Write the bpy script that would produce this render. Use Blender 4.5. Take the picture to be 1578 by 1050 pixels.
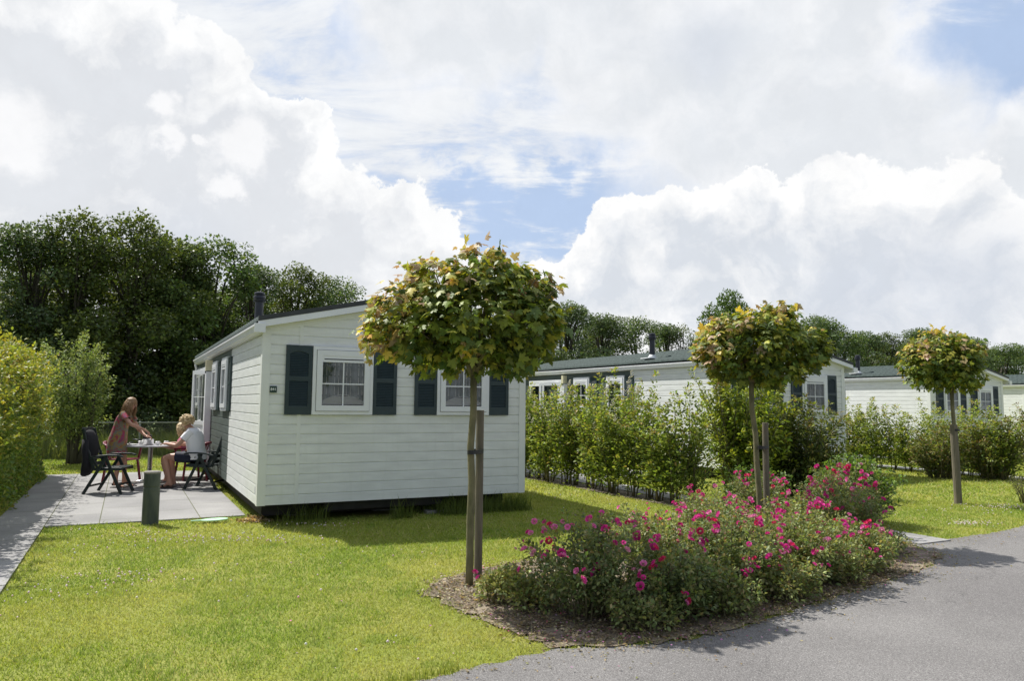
import bpy, math, numpy as np
from mathutils import Matrix, Vector
PI = math.pi
rng = np.random.default_rng(7)
for o in list(bpy.data.objects): bpy.data.objects.remove(o)
scene = bpy.context.scene
COL = scene.collection

# ------------------------------------------------------------------ camera
cam_d = bpy.data.cameras.new('camera'); cam = bpy.data.objects.new('camera', cam_d); COL.objects.link(cam)
scene.camera = cam
cam_d.sensor_width = 36; cam_d.lens = 26.0; cam_d.clip_end = 2000; cam_d.clip_start = 0.1
pitch = math.atan(98 / 1140); roll = math.atan(.0105)
r0 = Vector((1, 0, 0)); fw = Vector((0, math.cos(pitch), math.sin(pitch))); u0 = r0.cross(fw)
Rv = r0 * math.cos(roll) + u0 * math.sin(roll); Uv = Rv.cross(fw)
m = Matrix.Identity(4)
for i in range(3):
    m[i][0] = Rv[i]; m[i][1] = Uv[i]; m[i][2] = -fw[i]
m[2][3] = 1.6
cam.matrix_world = m

# ------------------------------------------------------------------ sun, sky
SUN = Vector((-.60, .42, 1.0)).normalized()
sd = bpy.data.lights.new('sun', 'SUN'); sd.energy = 5.0; sd.angle = math.radians(.55); sd.color = (1, .96, .89)
so = bpy.data.objects.new('sun', sd); COL.objects.link(so)
so.rotation_euler = SUN.to_track_quat('Z', 'Y').to_euler(); so.location = (-20, 20, 40)
scene.view_settings.view_transform = 'Standard'; scene.view_settings.look = 'None'
scene.view_settings.exposure = 0.33; scene.view_settings.gamma = 1.0
w = bpy.data.worlds.new('World'); scene.world = w; w.use_nodes = True
NT = w.node_tree; NT.nodes.clear()
def nn(t, **k):
    n = NT.nodes.new(t)
    for a, v in k.items(): setattr(n, a, v)
    return n
def lk(a, b): NT.links.new(a, b)
def setin(sock, v):
    if hasattr(v, 'is_output') or isinstance(v, bpy.types.NodeSocket): lk(v, sock)
    else: sock.default_value = v
def mth(op, a, b=None, c=None, clamp=False):
    n = nn('ShaderNodeMath', operation=op); n.use_clamp = clamp
    setin(n.inputs[0], a)
    if b is not None: setin(n.inputs[1], b)
    if c is not None: setin(n.inputs[2], c)
    return n.outputs[0]
def vm(op, a, b=None, scale=None):
    n = nn('ShaderNodeVectorMath', operation=op); setin(n.inputs[0], a)
    if b is not None: setin(n.inputs[1], b)
    if scale is not None: n.inputs['Scale'].default_value = scale
    return n.outputs['Value'] if op in ('DISTANCE', 'LENGTH', 'DOT_PRODUCT') else n.outputs[0]
def noise(v, s, d=8, r=.55, dist=0.):
    n = nn('ShaderNodeTexNoise'); lk(v, n.inputs['Vector']); n.inputs['Scale'].default_value = s
    n.inputs['Detail'].default_value = d; n.inputs['Roughness'].default_value = r; n.inputs['Distortion'].default_value = dist
    return n
def sstep(v, lo, hi, a=0., b=1.):
    n = nn('ShaderNodeMapRange', interpolation_type='SMOOTHSTEP'); lk(v, n.inputs[0])
    for i, q in enumerate((lo, hi, a, b)): n.inputs[i + 1].default_value = q
    return n.outputs[0]
def mixc(f, a, b):
    n = nn('ShaderNodeMix', data_type='RGBA'); setin(n.inputs[0], f)
    for s, q in ((n.inputs[6], a), (n.inputs[7], b)):
        if isinstance(q, tuple): s.default_value = (*q, 1)
        else: lk(q, s)
    return n.outputs[2]
tc = nn('ShaderNodeTexCoord')
D0 = vm('NORMALIZE', tc.outputs['Generated'])
sky = nn('ShaderNodeTexSky', sky_type='NISHITA'); sky.sun_disc = False
sky.sun_elevation = math.radians(53.8); sky.sun_rotation = math.radians(-54.9); sky.air_density = 1.0; sky.dust_density = 2.0; sky.ozone_density = 1.5
# two warped copies of the direction: wide swirls and small billows
wn = noise(D0, 3.0, 5, .6)
wv = vm('SUBTRACT', wn.outputs['Color'], (.5, .5, .5))
D1 = vm('ADD', D0, vm('SCALE', wv, scale=.16))
bn = noise(D0, 11.0, 10, .62)
bv = vm('SUBTRACT', bn.outputs['Color'], (.5, .5, .5))
DB = vm('ADD', D1, vm('SCALE', bv, scale=.13))
# direction of a spot in the sky from azimuth (deg, right of +Y) and elevation (deg)
def sdir(az, el):
    a, e = math.radians(az), math.radians(el)
    return (math.sin(a) * math.cos(e), math.cos(a) * math.cos(e), math.sin(e))
def px(x, y):      # degrees of a spot as read from the photograph
    d = (fw + Rv * ((x - 789) / 1140) + Uv * ((525 - y) / 1140)).normalized()
    return tuple(d)
def blobs(vec, lst):
    acc = None
    for x, y, r in lst:
        dd = vm('DISTANCE', vec, px(x, y))
        q = mth('MULTIPLY_ADD', dd, -1140.0 / r, 1.0)     # 1 at centre, 0 at radius
        acc = q if acc is None else mth('SMOOTH_MAX', acc, q, .18)
    return acc
# cumulus heaps
LEFT = [(170, 330, 250), (60, 180, 210), (250, 190, 150), (370, 300, 170), (330, 420, 230), (520, 400, 130), (640, 420, 115), (-150, 300, 300), (440, 210, 75)]
RIGHT = [(960, 420, 115), (1090, 390, 110), (1200, 430, 150), (1370, 430, 170), (1520, 480, 120), (840, 470, 90), (1170, 330, 70), (1080, 520, 150), (1320, 560, 170), (880, 560, 150), (1560, 600, 150)]
HIGH = [(1130, 120, 240), (1330, 210, 170), (960, 50, 170), (1290, 20, 90), (1550, 260, 90), (1230, 270, 120), (700, -20, 200), (1450, 330, 110)]
gaps = [(1520, 60, 190), (1460, 110, 110), (1600, 20, 220), (1400, 70, 60), (830, 312, 70), (920, 308, 72), (750, 318, 66), (1010, 292, 66), (690, 285, 40), (880, 262, 34), (1060, 275, 40), (700, 110, 45), (790, 95, 50), (620, 60, 40), (740, 130, 42), (510, 288, 26), (-5, 30, 55), (540, 30, 30), (1570, 350, 45), (1040, 260, 40)]
gen = noise(D0, 2.3, 6, .55)
fL = blobs(DB, LEFT); fR = blobs(DB, RIGHT); fH = blobs(DB, HIGH); fG = blobs(DB, gaps)
# away from the view: noise decides
vz = nn('ShaderNodeSeparateXYZ'); lk(D0, vz.inputs[0])
# thin high cloud, streaked, opened by the gaps
planar = nn('ShaderNodeCombineXYZ')
zz = mth('ADD', vz.outputs[2], .12)
lk(mth('DIVIDE', vz.outputs[0], zz), planar.inputs[0]); lk(mth('DIVIDE', vz.outputs[1], zz), planar.inputs[1])
pm = nn('ShaderNodeMapping'); lk(planar.outputs[0], pm.inputs[0]); pm.inputs['Rotation'].default_value = (0, 0, .5); pm.inputs['Scale'].default_value = (1.0, 1.9, 1)
st = noise(pm.outputs[0], 2.2, 10, .64, .5)
thin = mth('SUBTRACT', mth('MULTIPLY_ADD', mth('SUBTRACT', st.outputs[0], .5), 3.4, .84), mth('MULTIPLY', sstep(fG, -.5, .8), 1.0))
thin_m = sstep(thin, .0, .95)
skyc = vm('SCALE', sky.outputs[0], scale=1.0)
front = sstep(vz.outputs[1], -.35, .35)  # unseen sky behind the camera: bluer, fewer clouds, shaped to darken the gable's shade
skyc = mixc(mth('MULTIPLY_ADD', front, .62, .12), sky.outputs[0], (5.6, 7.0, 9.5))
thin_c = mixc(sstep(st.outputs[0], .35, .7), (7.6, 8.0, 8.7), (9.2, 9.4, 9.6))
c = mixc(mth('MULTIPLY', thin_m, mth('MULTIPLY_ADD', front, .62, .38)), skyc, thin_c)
# relief of the heaps: noise now against noise a little towards the sun
DS = vm('ADD', D1, vm('SCALE', bv, scale=.05)); sh = noise(vm('ADD', DS, (-.022, .012, .032)), 9.0, 9, .6); s0 = noise(DS, 9.0, 9, .6)
rel = mth('SUBTRACT', s0.outputs[0], sh.outputs[0])
def heap(c, fld, body, rim, lo=.0, hi=.10, depth=.65, k=1.6):
    mask = sstep(fld, lo, hi)
    inner = sstep(fld, lo + .02, depth)
    t = mth('ADD', inner, mth('MULTIPLY', rel, -k * 1.6), clamp=True)
    col = mixc(t, rim, body)
    return mixc(mask, c, col)
c = heap(c, fH, (7.8, 8.1, 8.5), (9.4, 9.5, 9.7), -.10, .45, .85, 1.5)
c = heap(c, fL, (7.55, 7.8, 8.2), (9.85, 9.9, 9.95), .0, .045, .60, 2.2)
c = heap(c, fR, (7.0, 7.4, 8.0), (9.95, 9.95, 9.95), .0, .045, .90, 2.0)
# pale puffs in front of the grey heap, darker base low on the right
PUFF = [(392, 225, 50), (340, 205, 20), (165, 85, 38), (285, 215, 26), (270, 150, 30), (10, 190, 70), (380, 300, 30)]
c = mixc(sstep(blobs(DB, PUFF), -.1, .5, 0, .8), c, (9.8, 9.8, 9.9))
c = mixc(sstep(blobs(D1, [(1480, 430, 130), (1330, 470, 110), (1080, 60, 90), (300, 430, 160)]), .0, .9, 0, .5), c, (6.3, 6.8, 7.7))
fine = noise(D0, 16.0, 9, .66); fm = mth('MULTIPLY_ADD', fine.outputs[0], .16, .925)
cm = nn('ShaderNodeVectorMath', operation='SCALE'); lk(c, cm.inputs[0]); lk(fm, cm.inputs['Scale']); c = cm.outputs[0]
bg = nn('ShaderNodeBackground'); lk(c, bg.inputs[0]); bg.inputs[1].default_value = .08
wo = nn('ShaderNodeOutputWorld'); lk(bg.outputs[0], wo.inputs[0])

# ------------------------------------------------------------------ materials
def mat(name, col, rough=.6, metal=0., spec=.5, noise_s=0, noise_a=0., bump=0., bump_s=60, trans=None, col2=None, detail=6, coord='Object', stretch=None):
    M = bpy.data.materials.new(name); M.use_nodes = True; T = M.node_tree; B = T.nodes['Principled BSDF']
    B.inputs['Base Color'].default_value = (*col, 1); B.inputs['Roughness'].default_value = rough
    B.inputs['Metallic'].default_value = metal; B.inputs['Specular IOR Level'].default_value = spec
    tcn = T.nodes.new('ShaderNodeTexCoord'); src = tcn.outputs[coord]
    if stretch:
        mp = T.nodes.new('ShaderNodeMapping'); T.links.new(src, mp.inputs[0]); mp.inputs['Scale'].default_value = stretch; src = mp.outputs[0]
    if noise_s:
        n = T.nodes.new('ShaderNodeTexNoise'); n.inputs['Scale'].default_value = noise_s; n.inputs['Detail'].default_value = detail
        T.links.new(src, n.inputs['Vector'])
        cr = T.nodes.new('ShaderNodeValToRGB'); T.links.new(n.outputs[0], cr.inputs[0])
        c2 = col2 or tuple(min(1, q * (1 + noise_a)) for q in col); c1 = col if col2 else tuple(q * (1 - noise_a) for q in col)
        cr.color_ramp.elements[0].position = .32; cr.color_ramp.elements[1].position = .68
        cr.color_ramp.elements[0].color = (*c1, 1); cr.color_ramp.elements[1].color = (*c2, 1)
        T.links.new(cr.outputs[0], B.inputs['Base Color'])
    if bump:
        n2 = T.nodes.new('ShaderNodeTexNoise'); n2.inputs['Scale'].default_value = bump_s; n2.inputs['Detail'].default_value = 4
        T.links.new(src, n2.inputs['Vector'])
        bp = T.nodes.new('ShaderNodeBump'); bp.inputs['Strength'].default_value = bump; bp.inputs['Distance'].default_value = .01
        T.links.new(n2.outputs[0], bp.inputs['Height']); T.links.new(bp.outputs[0], B.inputs['Normal'])
    return M
def leaf_mat(name, trans=.3, rough=.5, tsat=(1.25, 1.15, .6), spec=.4):
    M = bpy.data.materials.new(name); M.use_nodes = True; T = M.node_tree; B = T.nodes['Principled BSDF']
    at = T.nodes.new('ShaderNodeAttribute'); at.attribute_name = 'Col'
    T.links.new(at.outputs['Color'], B.inputs['Base Color']); B.inputs['Roughness'].default_value = rough
    B.inputs['Specular IOR Level'].default_value = spec
    tr = T.nodes.new('ShaderNodeBsdfTranslucent'); mx = T.nodes.new('ShaderNodeMixShader'); mx.inputs[0].default_value = trans
    mu = T.nodes.new('ShaderNodeVectorMath'); mu.operation = 'MULTIPLY'; mu.inputs[1].default_value = tsat
    T.links.new(at.outputs['Color'], mu.inputs[0]); T.links.new(mu.outputs[0], tr.inputs[0])
    T.links.new(B.outputs[0], mx.inputs[1]); T.links.new(tr.outputs[0], mx.inputs[2])
    T.links.new(mx.outputs[0], T.nodes['Material Output'].inputs[0])
    return M
M_leaf = leaf_mat('leaf_surface', .38)
M_grass = leaf_mat('grass_blade', .45, .55, (1.15, 1.15, .6), .3)
M_petal = leaf_mat('petal_surface', .3, .6, (1.2, .9, 1.0), .3)
M_vinyl = mat('cream_siding', (.735, .755, .735), .45, noise_s=2.6, noise_a=.07, bump=.25, bump_s=45, stretch=(1, 1, 5))
T = M_vinyl.node_tree; B = T.nodes['Principled BSDF']; src = B.inputs['Base Color'].links[0].from_socket       # faint green-grey rain streaks and spots
tcn = T.nodes.new('ShaderNodeTexCoord'); mp = T.nodes.new('ShaderNodeMapping'); mp.inputs['Scale'].default_value = (5, 5, .5); T.links.new(tcn.outputs['Object'], mp.inputs[0])
n1 = T.nodes.new('ShaderNodeTexNoise'); n1.inputs['Scale'].default_value = 2.2; n1.inputs['Detail'].default_value = 7; n1.inputs['Roughness'].default_value = .65; T.links.new(mp.outputs[0], n1.inputs['Vector'])
mr = T.nodes.new('ShaderNodeMapRange'); mr.inputs[1].default_value = .52; mr.inputs[2].default_value = .78; mr.inputs[3].default_value = 0; mr.inputs[4].default_value = .20; T.links.new(n1.outputs[0], mr.inputs[0])
mx = T.nodes.new('ShaderNodeMix'); mx.data_type = 'RGBA'; mx.inputs[7].default_value = (.48, .52, .45, 1); T.links.new(mr.outputs[0], mx.inputs[0]); T.links.new(src, mx.inputs[6]); T.links.new(mx.outputs[2], B.inputs['Base Color'])
M_trim = mat('cream_trim', (.74, .76, .73), .45, noise_s=3, noise_a=.04)
M_dkpanel = mat('dark_green_siding', (.075, .098, .088), .55, noise_s=2.5, noise_a=.18, bump=.2, bump_s=45, stretch=(1, 1, 5))
M_white = mat('white_plastic', (.76, .78, .80), .35, noise_s=5, noise_a=.03)
M_pipe = mat('white_pipe', (.74, .75, .76), .4, noise_s=8, noise_a=.05)
M_shut = mat('dark_green_shutter', (.022, .042, .046), .42, noise_s=8, noise_a=.12)
M_roof = mat('green_grey_roof_tile', (.052, .072, .068), .8, spec=.2, noise_s=14, noise_a=.25, bump=.3, bump_s=120)
M_verge = mat('dark_verge', (.035, .04, .042), .6, noise_s=9, noise_a=.2)
M_black = mat('black_flue', (.018, .02, .03), .35, noise_s=9, noise_a=.2)
M_lead = mat('flashing', (.6, .62, .63), .5, noise_s=12, noise_a=.1)
M_under = mat('dark_chassis', (.03, .028, .025), .8, noise_s=6, noise_a=.4)
M_block = mat('concrete_block', (.22, .21, .19), .9, noise_s=12, noise_a=.2, bump=.4)
M_lampglass = mat('cream_lamp_glass', (.72, .68, .45), .3)
M_grey = mat('grey_label', (.35, .37, .42), .5, noise_s=60, noise_a=.4)
M_sign = mat('green_plate', (.02, .05, .04), .35)
M_signtext = mat('white_lettering', (.92, .94, .94), .5)
M_curtain = mat('net_curtain', (.40, .45, .48), .8, noise_s=9, noise_a=.35, col2=(.13, .17, .15), stretch=(1, 1, .5))
M_inside = mat('dark_interior', (.03, .035, .04), .7)
M_bark = mat('young_bark', (.21, .185, .10), .85, noise_s=22, col2=(.12, .115, .055), bump=.6, bump_s=90, stretch=(1, 1, .4))
M_bark2 = mat('dark_bark', (.05, .045, .03), .9, noise_s=14, noise_a=.4, bump=.5, bump_s=40, stretch=(1, 1, .3))
M_stake = mat('weathered_stake', (.19, .16, .115), .85, noise_s=25, col2=(.11, .10, .07), bump=.6, bump_s=80, stretch=(1, 1, .12))
M_post = mat('green_grey_post', (.10, .115, .10), .75, noise_s=14, col2=(.045, .06, .055), bump=.4, bump_s=60, stretch=(1, 1, .25))
M_rubber = mat('black_tie', (.02, .02, .02), .6)
M_gplastic = mat('dark_green_plastic', (.016, .026, .026), .38, noise_s=20, noise_a=.15)
M_rplastic = mat('wine_red_plastic', (.16, .012, .028), .3, noise_s=20, noise_a=.12)
M_metal = mat('brushed_metal', (.62, .62, .62), .28, 1.0)
M_tabletop = mat('pale_table_top', (.5, .5, .52), .3, noise_s=20, noise_a=.05)
M_china = mat('white_china', (.8, .8, .8), .2)
M_skin = mat('skin', (.50, .27, .19), .5, noise_s=9, noise_a=.06)
M_hairB = mat('blonde_hair', (.72, .56, .32), .5, noise_s=40, col2=(.45, .32, .16), stretch=(1, 1, .3), bump=.8, bump_s=70)
M_hairL = mat('long_brown_hair', (.36, .22, .11), .5, noise_s=45, col2=(.20, .11, .05), stretch=(1, 1, .18), bump=.8, bump_s=70)
M_tee = mat('white_cotton', (.84, .84, .87), .8, bump=.9, bump_s=9)
M_navy = mat('navy_cotton', (.012, .016, .035), .8, noise_s=30, noise_a=.3)
M_pink = mat('pink_cotton', (.55, .06, .20), .8, noise_s=22, col2=(.6, .25, .35))
M_jacket = mat('black_cloth', (.008, .008, .012), .85, noise_s=20, noise_a=.4, bump=.4, bump_s=20)
M_shoe = mat('dark_sandal', (.03, .02, .018), .6)
M_lip = mat('lip', (.35, .10, .09), .5)
M_eye = mat('eye_dark', (.03, .025, .02), .3)
M_lgreen = mat('pale_green_plastic', (.38, .62, .42), .6)
M_wire = mat('galvanised_wire', (.20, .22, .20), .5, .6)
# dress: blotches of several cloth dyes
M_dress = mat('patterned_dress', (.4, .1, .1), .8)
T = M_dress.node_tree; B = T.nodes['Principled BSDF']
tcn = T.nodes.new('ShaderNodeTexCoord'); n = T.nodes.new('ShaderNodeTexNoise'); n.inputs['Scale'].default_value = 5.5; n.inputs['Detail'].default_value = 9; n.inputs['Roughness'].default_value = .68; n.inputs['Distortion'].default_value = .5
cr = T.nodes.new('ShaderNodeValToRGB'); cr.color_ramp.interpolation = 'EASE'
cs = [(.30, (.10, .13, .15)), (.38, (.30, .02, .07)), (.44, (.30, .20, .05)), (.51, (.15, .17, .16)), (.56, (.34, .04, .03)), (.61, (.30, .05, .15)), (.68, (.07, .07, .08))]
while len(cr.color_ramp.elements) < len(cs): cr.color_ramp.elements.new(.5)
for e, (p, q) in zip(cr.color_ramp.elements, cs): e.position = p; e.color = (*q, 1)
T.links.new(tcn.outputs['Object'], n.inputs['Vector']); T.links.new(n.outputs[0], cr.inputs[0]); T.links.new(cr.outputs[0], B.inputs['Base Color'])
# window glass
M_glass = bpy.data.materials.new('window_glass'); M_glass.use_nodes = True; T = M_glass.node_tree
for q in list(T.nodes):
    if q.type == 'BSDF_PRINCIPLED': T.nodes.remove(q)
tr = T.nodes.new('ShaderNodeBsdfTransparent'); gl = T.nodes.new('ShaderNodeBsdfGlossy'); gl.inputs['Roughness'].default_value = .02
fr = T.nodes.new('ShaderNodeFresnel'); fr.inputs[0].default_value = 1.9; mx = T.nodes.new('ShaderNodeMixShader')
T.links.new(fr.outputs[0], mx.inputs[0]); T.links.new(tr.outputs[0], mx.inputs[1]); T.links.new(gl.outputs[0], mx.inputs[2]); T.links.new(mx.outputs[0], T.nodes['Material Output'].inputs[0])
# asphalt
def ground_mat(name, c1, c2, fine_s, fine_a, big_s, big_a, bump, rough=.85, speck=None):
    M = bpy.data.materials.new(name); M.use_nodes = True; T = M.node_tree; B = T.nodes['Principled BSDF']; B.inputs['Roughness'].default_value = rough
    B.inputs['Specular IOR Level'].default_value = .3
    tcn = T.nodes.new('ShaderNodeTexCoord')
    n1 = T.nodes.new('ShaderNodeTexNoise'); n1.inputs['Scale'].default_value = fine_s; n1.inputs['Detail'].default_value = 3; n1.inputs['Roughness'].default_value = .7
    n2 = T.nodes.new('ShaderNodeTexNoise'); n2.inputs['Scale'].default_value = big_s; n2.inputs['Detail'].default_value = 6
    for q in (n1, n2): T.links.new(tcn.outputs['Object'], q.inputs['Vector'])
    a = T.nodes.new('ShaderNodeMapRange'); a.inputs[1].default_value = .3; a.inputs[2].default_value = .7; a.inputs[3].default_value = 1 - fine_a; a.inputs[4].default_value = 1 + fine_a
    T.links.new(n1.outputs[0], a.inputs[0])
    b_ = T.nodes.new('ShaderNodeMapRange'); b_.inputs[1].default_value = .35; b_.inputs[2].default_value = .65
    T.links.new(n2.outputs[0], b_.inputs[0])
    mx = T.nodes.new('ShaderNodeMix'); mx.data_type = 'RGBA'; mx.inputs[6].default_value = (*c1, 1); mx.inputs[7].default_value = (*c2, 1); T.links.new(b_.outputs[0], mx.inputs[0])
    mu = T.nodes.new('ShaderNodeVectorMath'); mu.operation = 'SCALE'; T.links.new(mx.outputs[2], mu.inputs[0]); T.links.new(a.outputs[0], mu.inputs['Scale'])
    last = mu.outputs[0]
    if speck:
        v = T.nodes.new('ShaderNodeTexVoronoi'); v.inputs['Scale'].default_value = speck[0]; T.links.new(tcn.outputs['Object'], v.inputs['Vector'])
        s1 = T.nodes.new('ShaderNodeSeparateColor'); T.links.new(v.outputs['Color'], s1.inputs[0])
        mr = T.nodes.new('ShaderNodeMapRange'); mr.inputs[1].default_value = speck[1]; mr.inputs[2].default_value = speck[1] + .08; T.links.new(s1.outputs[0], mr.inputs[0])
        m3 = T.nodes.new('ShaderNodeMix'); m3.data_type = 'RGBA'; m3.inputs[7].default_value = (*speck[2], 1); T.links.new(mr.outputs[0], m3.inputs[0]); T.links.new(last, m3.inputs[6]); last = m3.outputs[2]
    T.links.new(last, B.inputs['Base Color'])
    bp = T.nodes.new('ShaderNodeBump'); bp.inputs['Strength'].default_value = bump; bp.inputs['Distance'].default_value = .006
    T.links.new(n1.outputs[0], bp.inputs['Height']); T.links.new(bp.outputs[0], B.inputs['Normal'])
    return M
M_asphalt = ground_mat('asphalt', (.155, .148, .146), (.195, .188, .183), 120, .60, .55, .1, .8, .85, (190, .90, (.33, .32, .31)))
T = M_asphalt.node_tree; B = T.nodes['Principled BSDF']; src = B.inputs['Base Color'].links[0].from_socket      # worn patches and a few hairline cracks
tcn = T.nodes.new('ShaderNodeTexCoord'); n1 = T.nodes.new('ShaderNodeTexNoise'); n1.inputs['Scale'].default_value = 1.3; n1.inputs['Detail'].default_value = 5; n1.inputs['Distortion'].default_value = .8; T.links.new(tcn.outputs['Object'], n1.inputs['Vector'])
mr = T.nodes.new('ShaderNodeMapRange'); mr.inputs[1].default_value = .35; mr.inputs[2].default_value = .7; mr.inputs[3].default_value = .94; mr.inputs[4].default_value = 1.05; T.links.new(n1.outputs[0], mr.inputs[0])
vo = T.nodes.new('ShaderNodeTexVoronoi'); vo.feature = 'DISTANCE_TO_EDGE'; vo.inputs['Scale'].default_value = .42
nv = T.nodes.new('ShaderNodeTexNoise'); nv.inputs['Scale'].default_value = 4; nv.inputs['Detail'].default_value = 6; T.links.new(tcn.outputs['Object'], nv.inputs['Vector'])
sv = T.nodes.new('ShaderNodeVectorMath'); sv.operation = 'MULTIPLY_ADD'; sv.inputs[1].default_value = (.5, .5, .5); T.links.new(nv.outputs['Color'], sv.inputs[0]); T.links.new(tcn.outputs['Object'], sv.inputs[2]); T.links.new(sv.outputs[0], vo.inputs['Vector'])
ck = T.nodes.new('ShaderNodeMapRange'); ck.inputs[1].default_value = 0; ck.inputs[2].default_value = .004; ck.inputs[3].default_value = .72; ck.inputs[4].default_value = 1; T.links.new(vo.outputs['Distance'], ck.inputs[0])
m1 = T.nodes.new('ShaderNodeMath'); m1.operation = 'MULTIPLY'; T.links.new(mr.outputs[0], m1.inputs[0]); T.links.new(ck.outputs[0], m1.inputs[1])
sc = T.nodes.new('ShaderNodeVectorMath'); sc.operation = 'SCALE'; T.links.new(src, sc.inputs[0]); T.links.new(m1.outputs[0], sc.inputs['Scale']); T.links.new(sc.outputs[0], B.inputs['Base Color'])
M_soil = ground_mat('bed_soil', (.24, .20, .15), (.13, .10, .075), 40, .5, 3.0, .1, 1.0)
M_lawn = ground_mat('lawn_ground', (.18, .22, .03), (.25, .25, .055), 60, .35, .9, .1, .6)
M_field = ground_mat('meadow_ground', (.12, .16, .03), (.09, .13, .03), 20, .35, .3, .1, .5)
# paving slabs with joints
M_pave = ground_mat('paving_slab', (.33, .325, .32), (.25, .247, .245), 45, .14, 1.3, .1, .3, .8)
T = M_pave.node_tree; B = T.nodes['Principled BSDF']; src = B.inputs['Base Color'].links[0].from_socket
br = T.nodes.new('ShaderNodeTexBrick'); br.inputs['Scale'].default_value = 1; br.inputs['Brick Width'].default_value = 1.2; br.inputs['Row Height'].default_value = .6
br.inputs['Mortar Size'].default_value = .007; br.offset = 0.5; br.inputs['Color1'].default_value = (1, 1, 1, 1); br.inputs['Color2'].default_value = (.86, .86, .87, 1); br.inputs['Mortar'].default_value = (.30, .33, .16, 1); br.inputs['Mortar Smooth'].default_value = .3
tcn = T.nodes.new('ShaderNodeTexCoord'); mp = T.nodes.new('ShaderNodeMapping'); mp.inputs['Rotation'].default_value = (0, 0, math.radians(90)); T.links.new(tcn.outputs['Object'], mp.inputs[0]); T.links.new(mp.outputs[0], br.inputs['Vector'])
mu = T.nodes.new('ShaderNodeVectorMath'); mu.operation = 'MULTIPLY'; T.links.new(src, mu.inputs[0]); T.links.new(br.outputs[0], mu.inputs[1]); T.links.new(mu.outputs[0], B.inputs['Base Color'])

# ------------------------------------------------------------------ object helpers
def link(o, parent=None):
    COL.objects.link(o)
    if parent is not None: o.parent = parent
    return o
def tag(o, label, cat, group=None, kind=None):
    if label: o['label'] = label
    if cat: o['category'] = cat
    if group: o['group'] = group
    if kind: o['kind'] = kind
    return o
def thing(name, label, cat, loc=(0, 0, 0), rz=0., group=None):
    o = bpy.data.objects.new(name, None); link(o); o.location = loc; o.rotation_euler = (0, 0, rz); o.empty_display_size = .2
    return tag(o, label, cat, group)
def copy_tree(o, parent=None):
    c = o.copy(); COL.objects.link(c)
    if parent is not None: c.parent = parent
    for ch in list(o.children): copy_tree(ch, c)
    return c
def np_mesh(name, V, F, mats, col=None, smooth=False, midx=None):
    """V (n,3); F (m,3) or (m,4) int array"""
    me = bpy.data.meshes.new(name); V = np.asarray(V, np.float32); F = np.asarray(F, np.int32); k = F.shape[1]
    me.vertices.add(len(V)); me.vertices.foreach_set('co', V.ravel())
    me.loops.add(F.size); me.loops.foreach_set('vertex_index', F.ravel())
    me.polygons.add(len(F)); me.polygons.foreach_set('loop_start', np.arange(0, F.size, k, dtype=np.int32))
    me.update(calc_edges=True)
    if smooth: me.polygons.foreach_set('use_smooth', np.ones(len(F), bool))
    for q in (mats if isinstance(mats, (list, tuple)) else [mats]): me.materials.append(q)
    if col is not None:
        ca = me.color_attributes.new(name='Col', type='FLOAT_COLOR', domain='POINT')
        C4 = np.ones((len(V), 4), np.float32); C4[:, :3] = col; ca.data.foreach_set('color', C4.ravel())
    me.validate()
    return me
def mobj(name, me, parent=None):
    return link(bpy.data.objects.new(name, me), parent)
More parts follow.
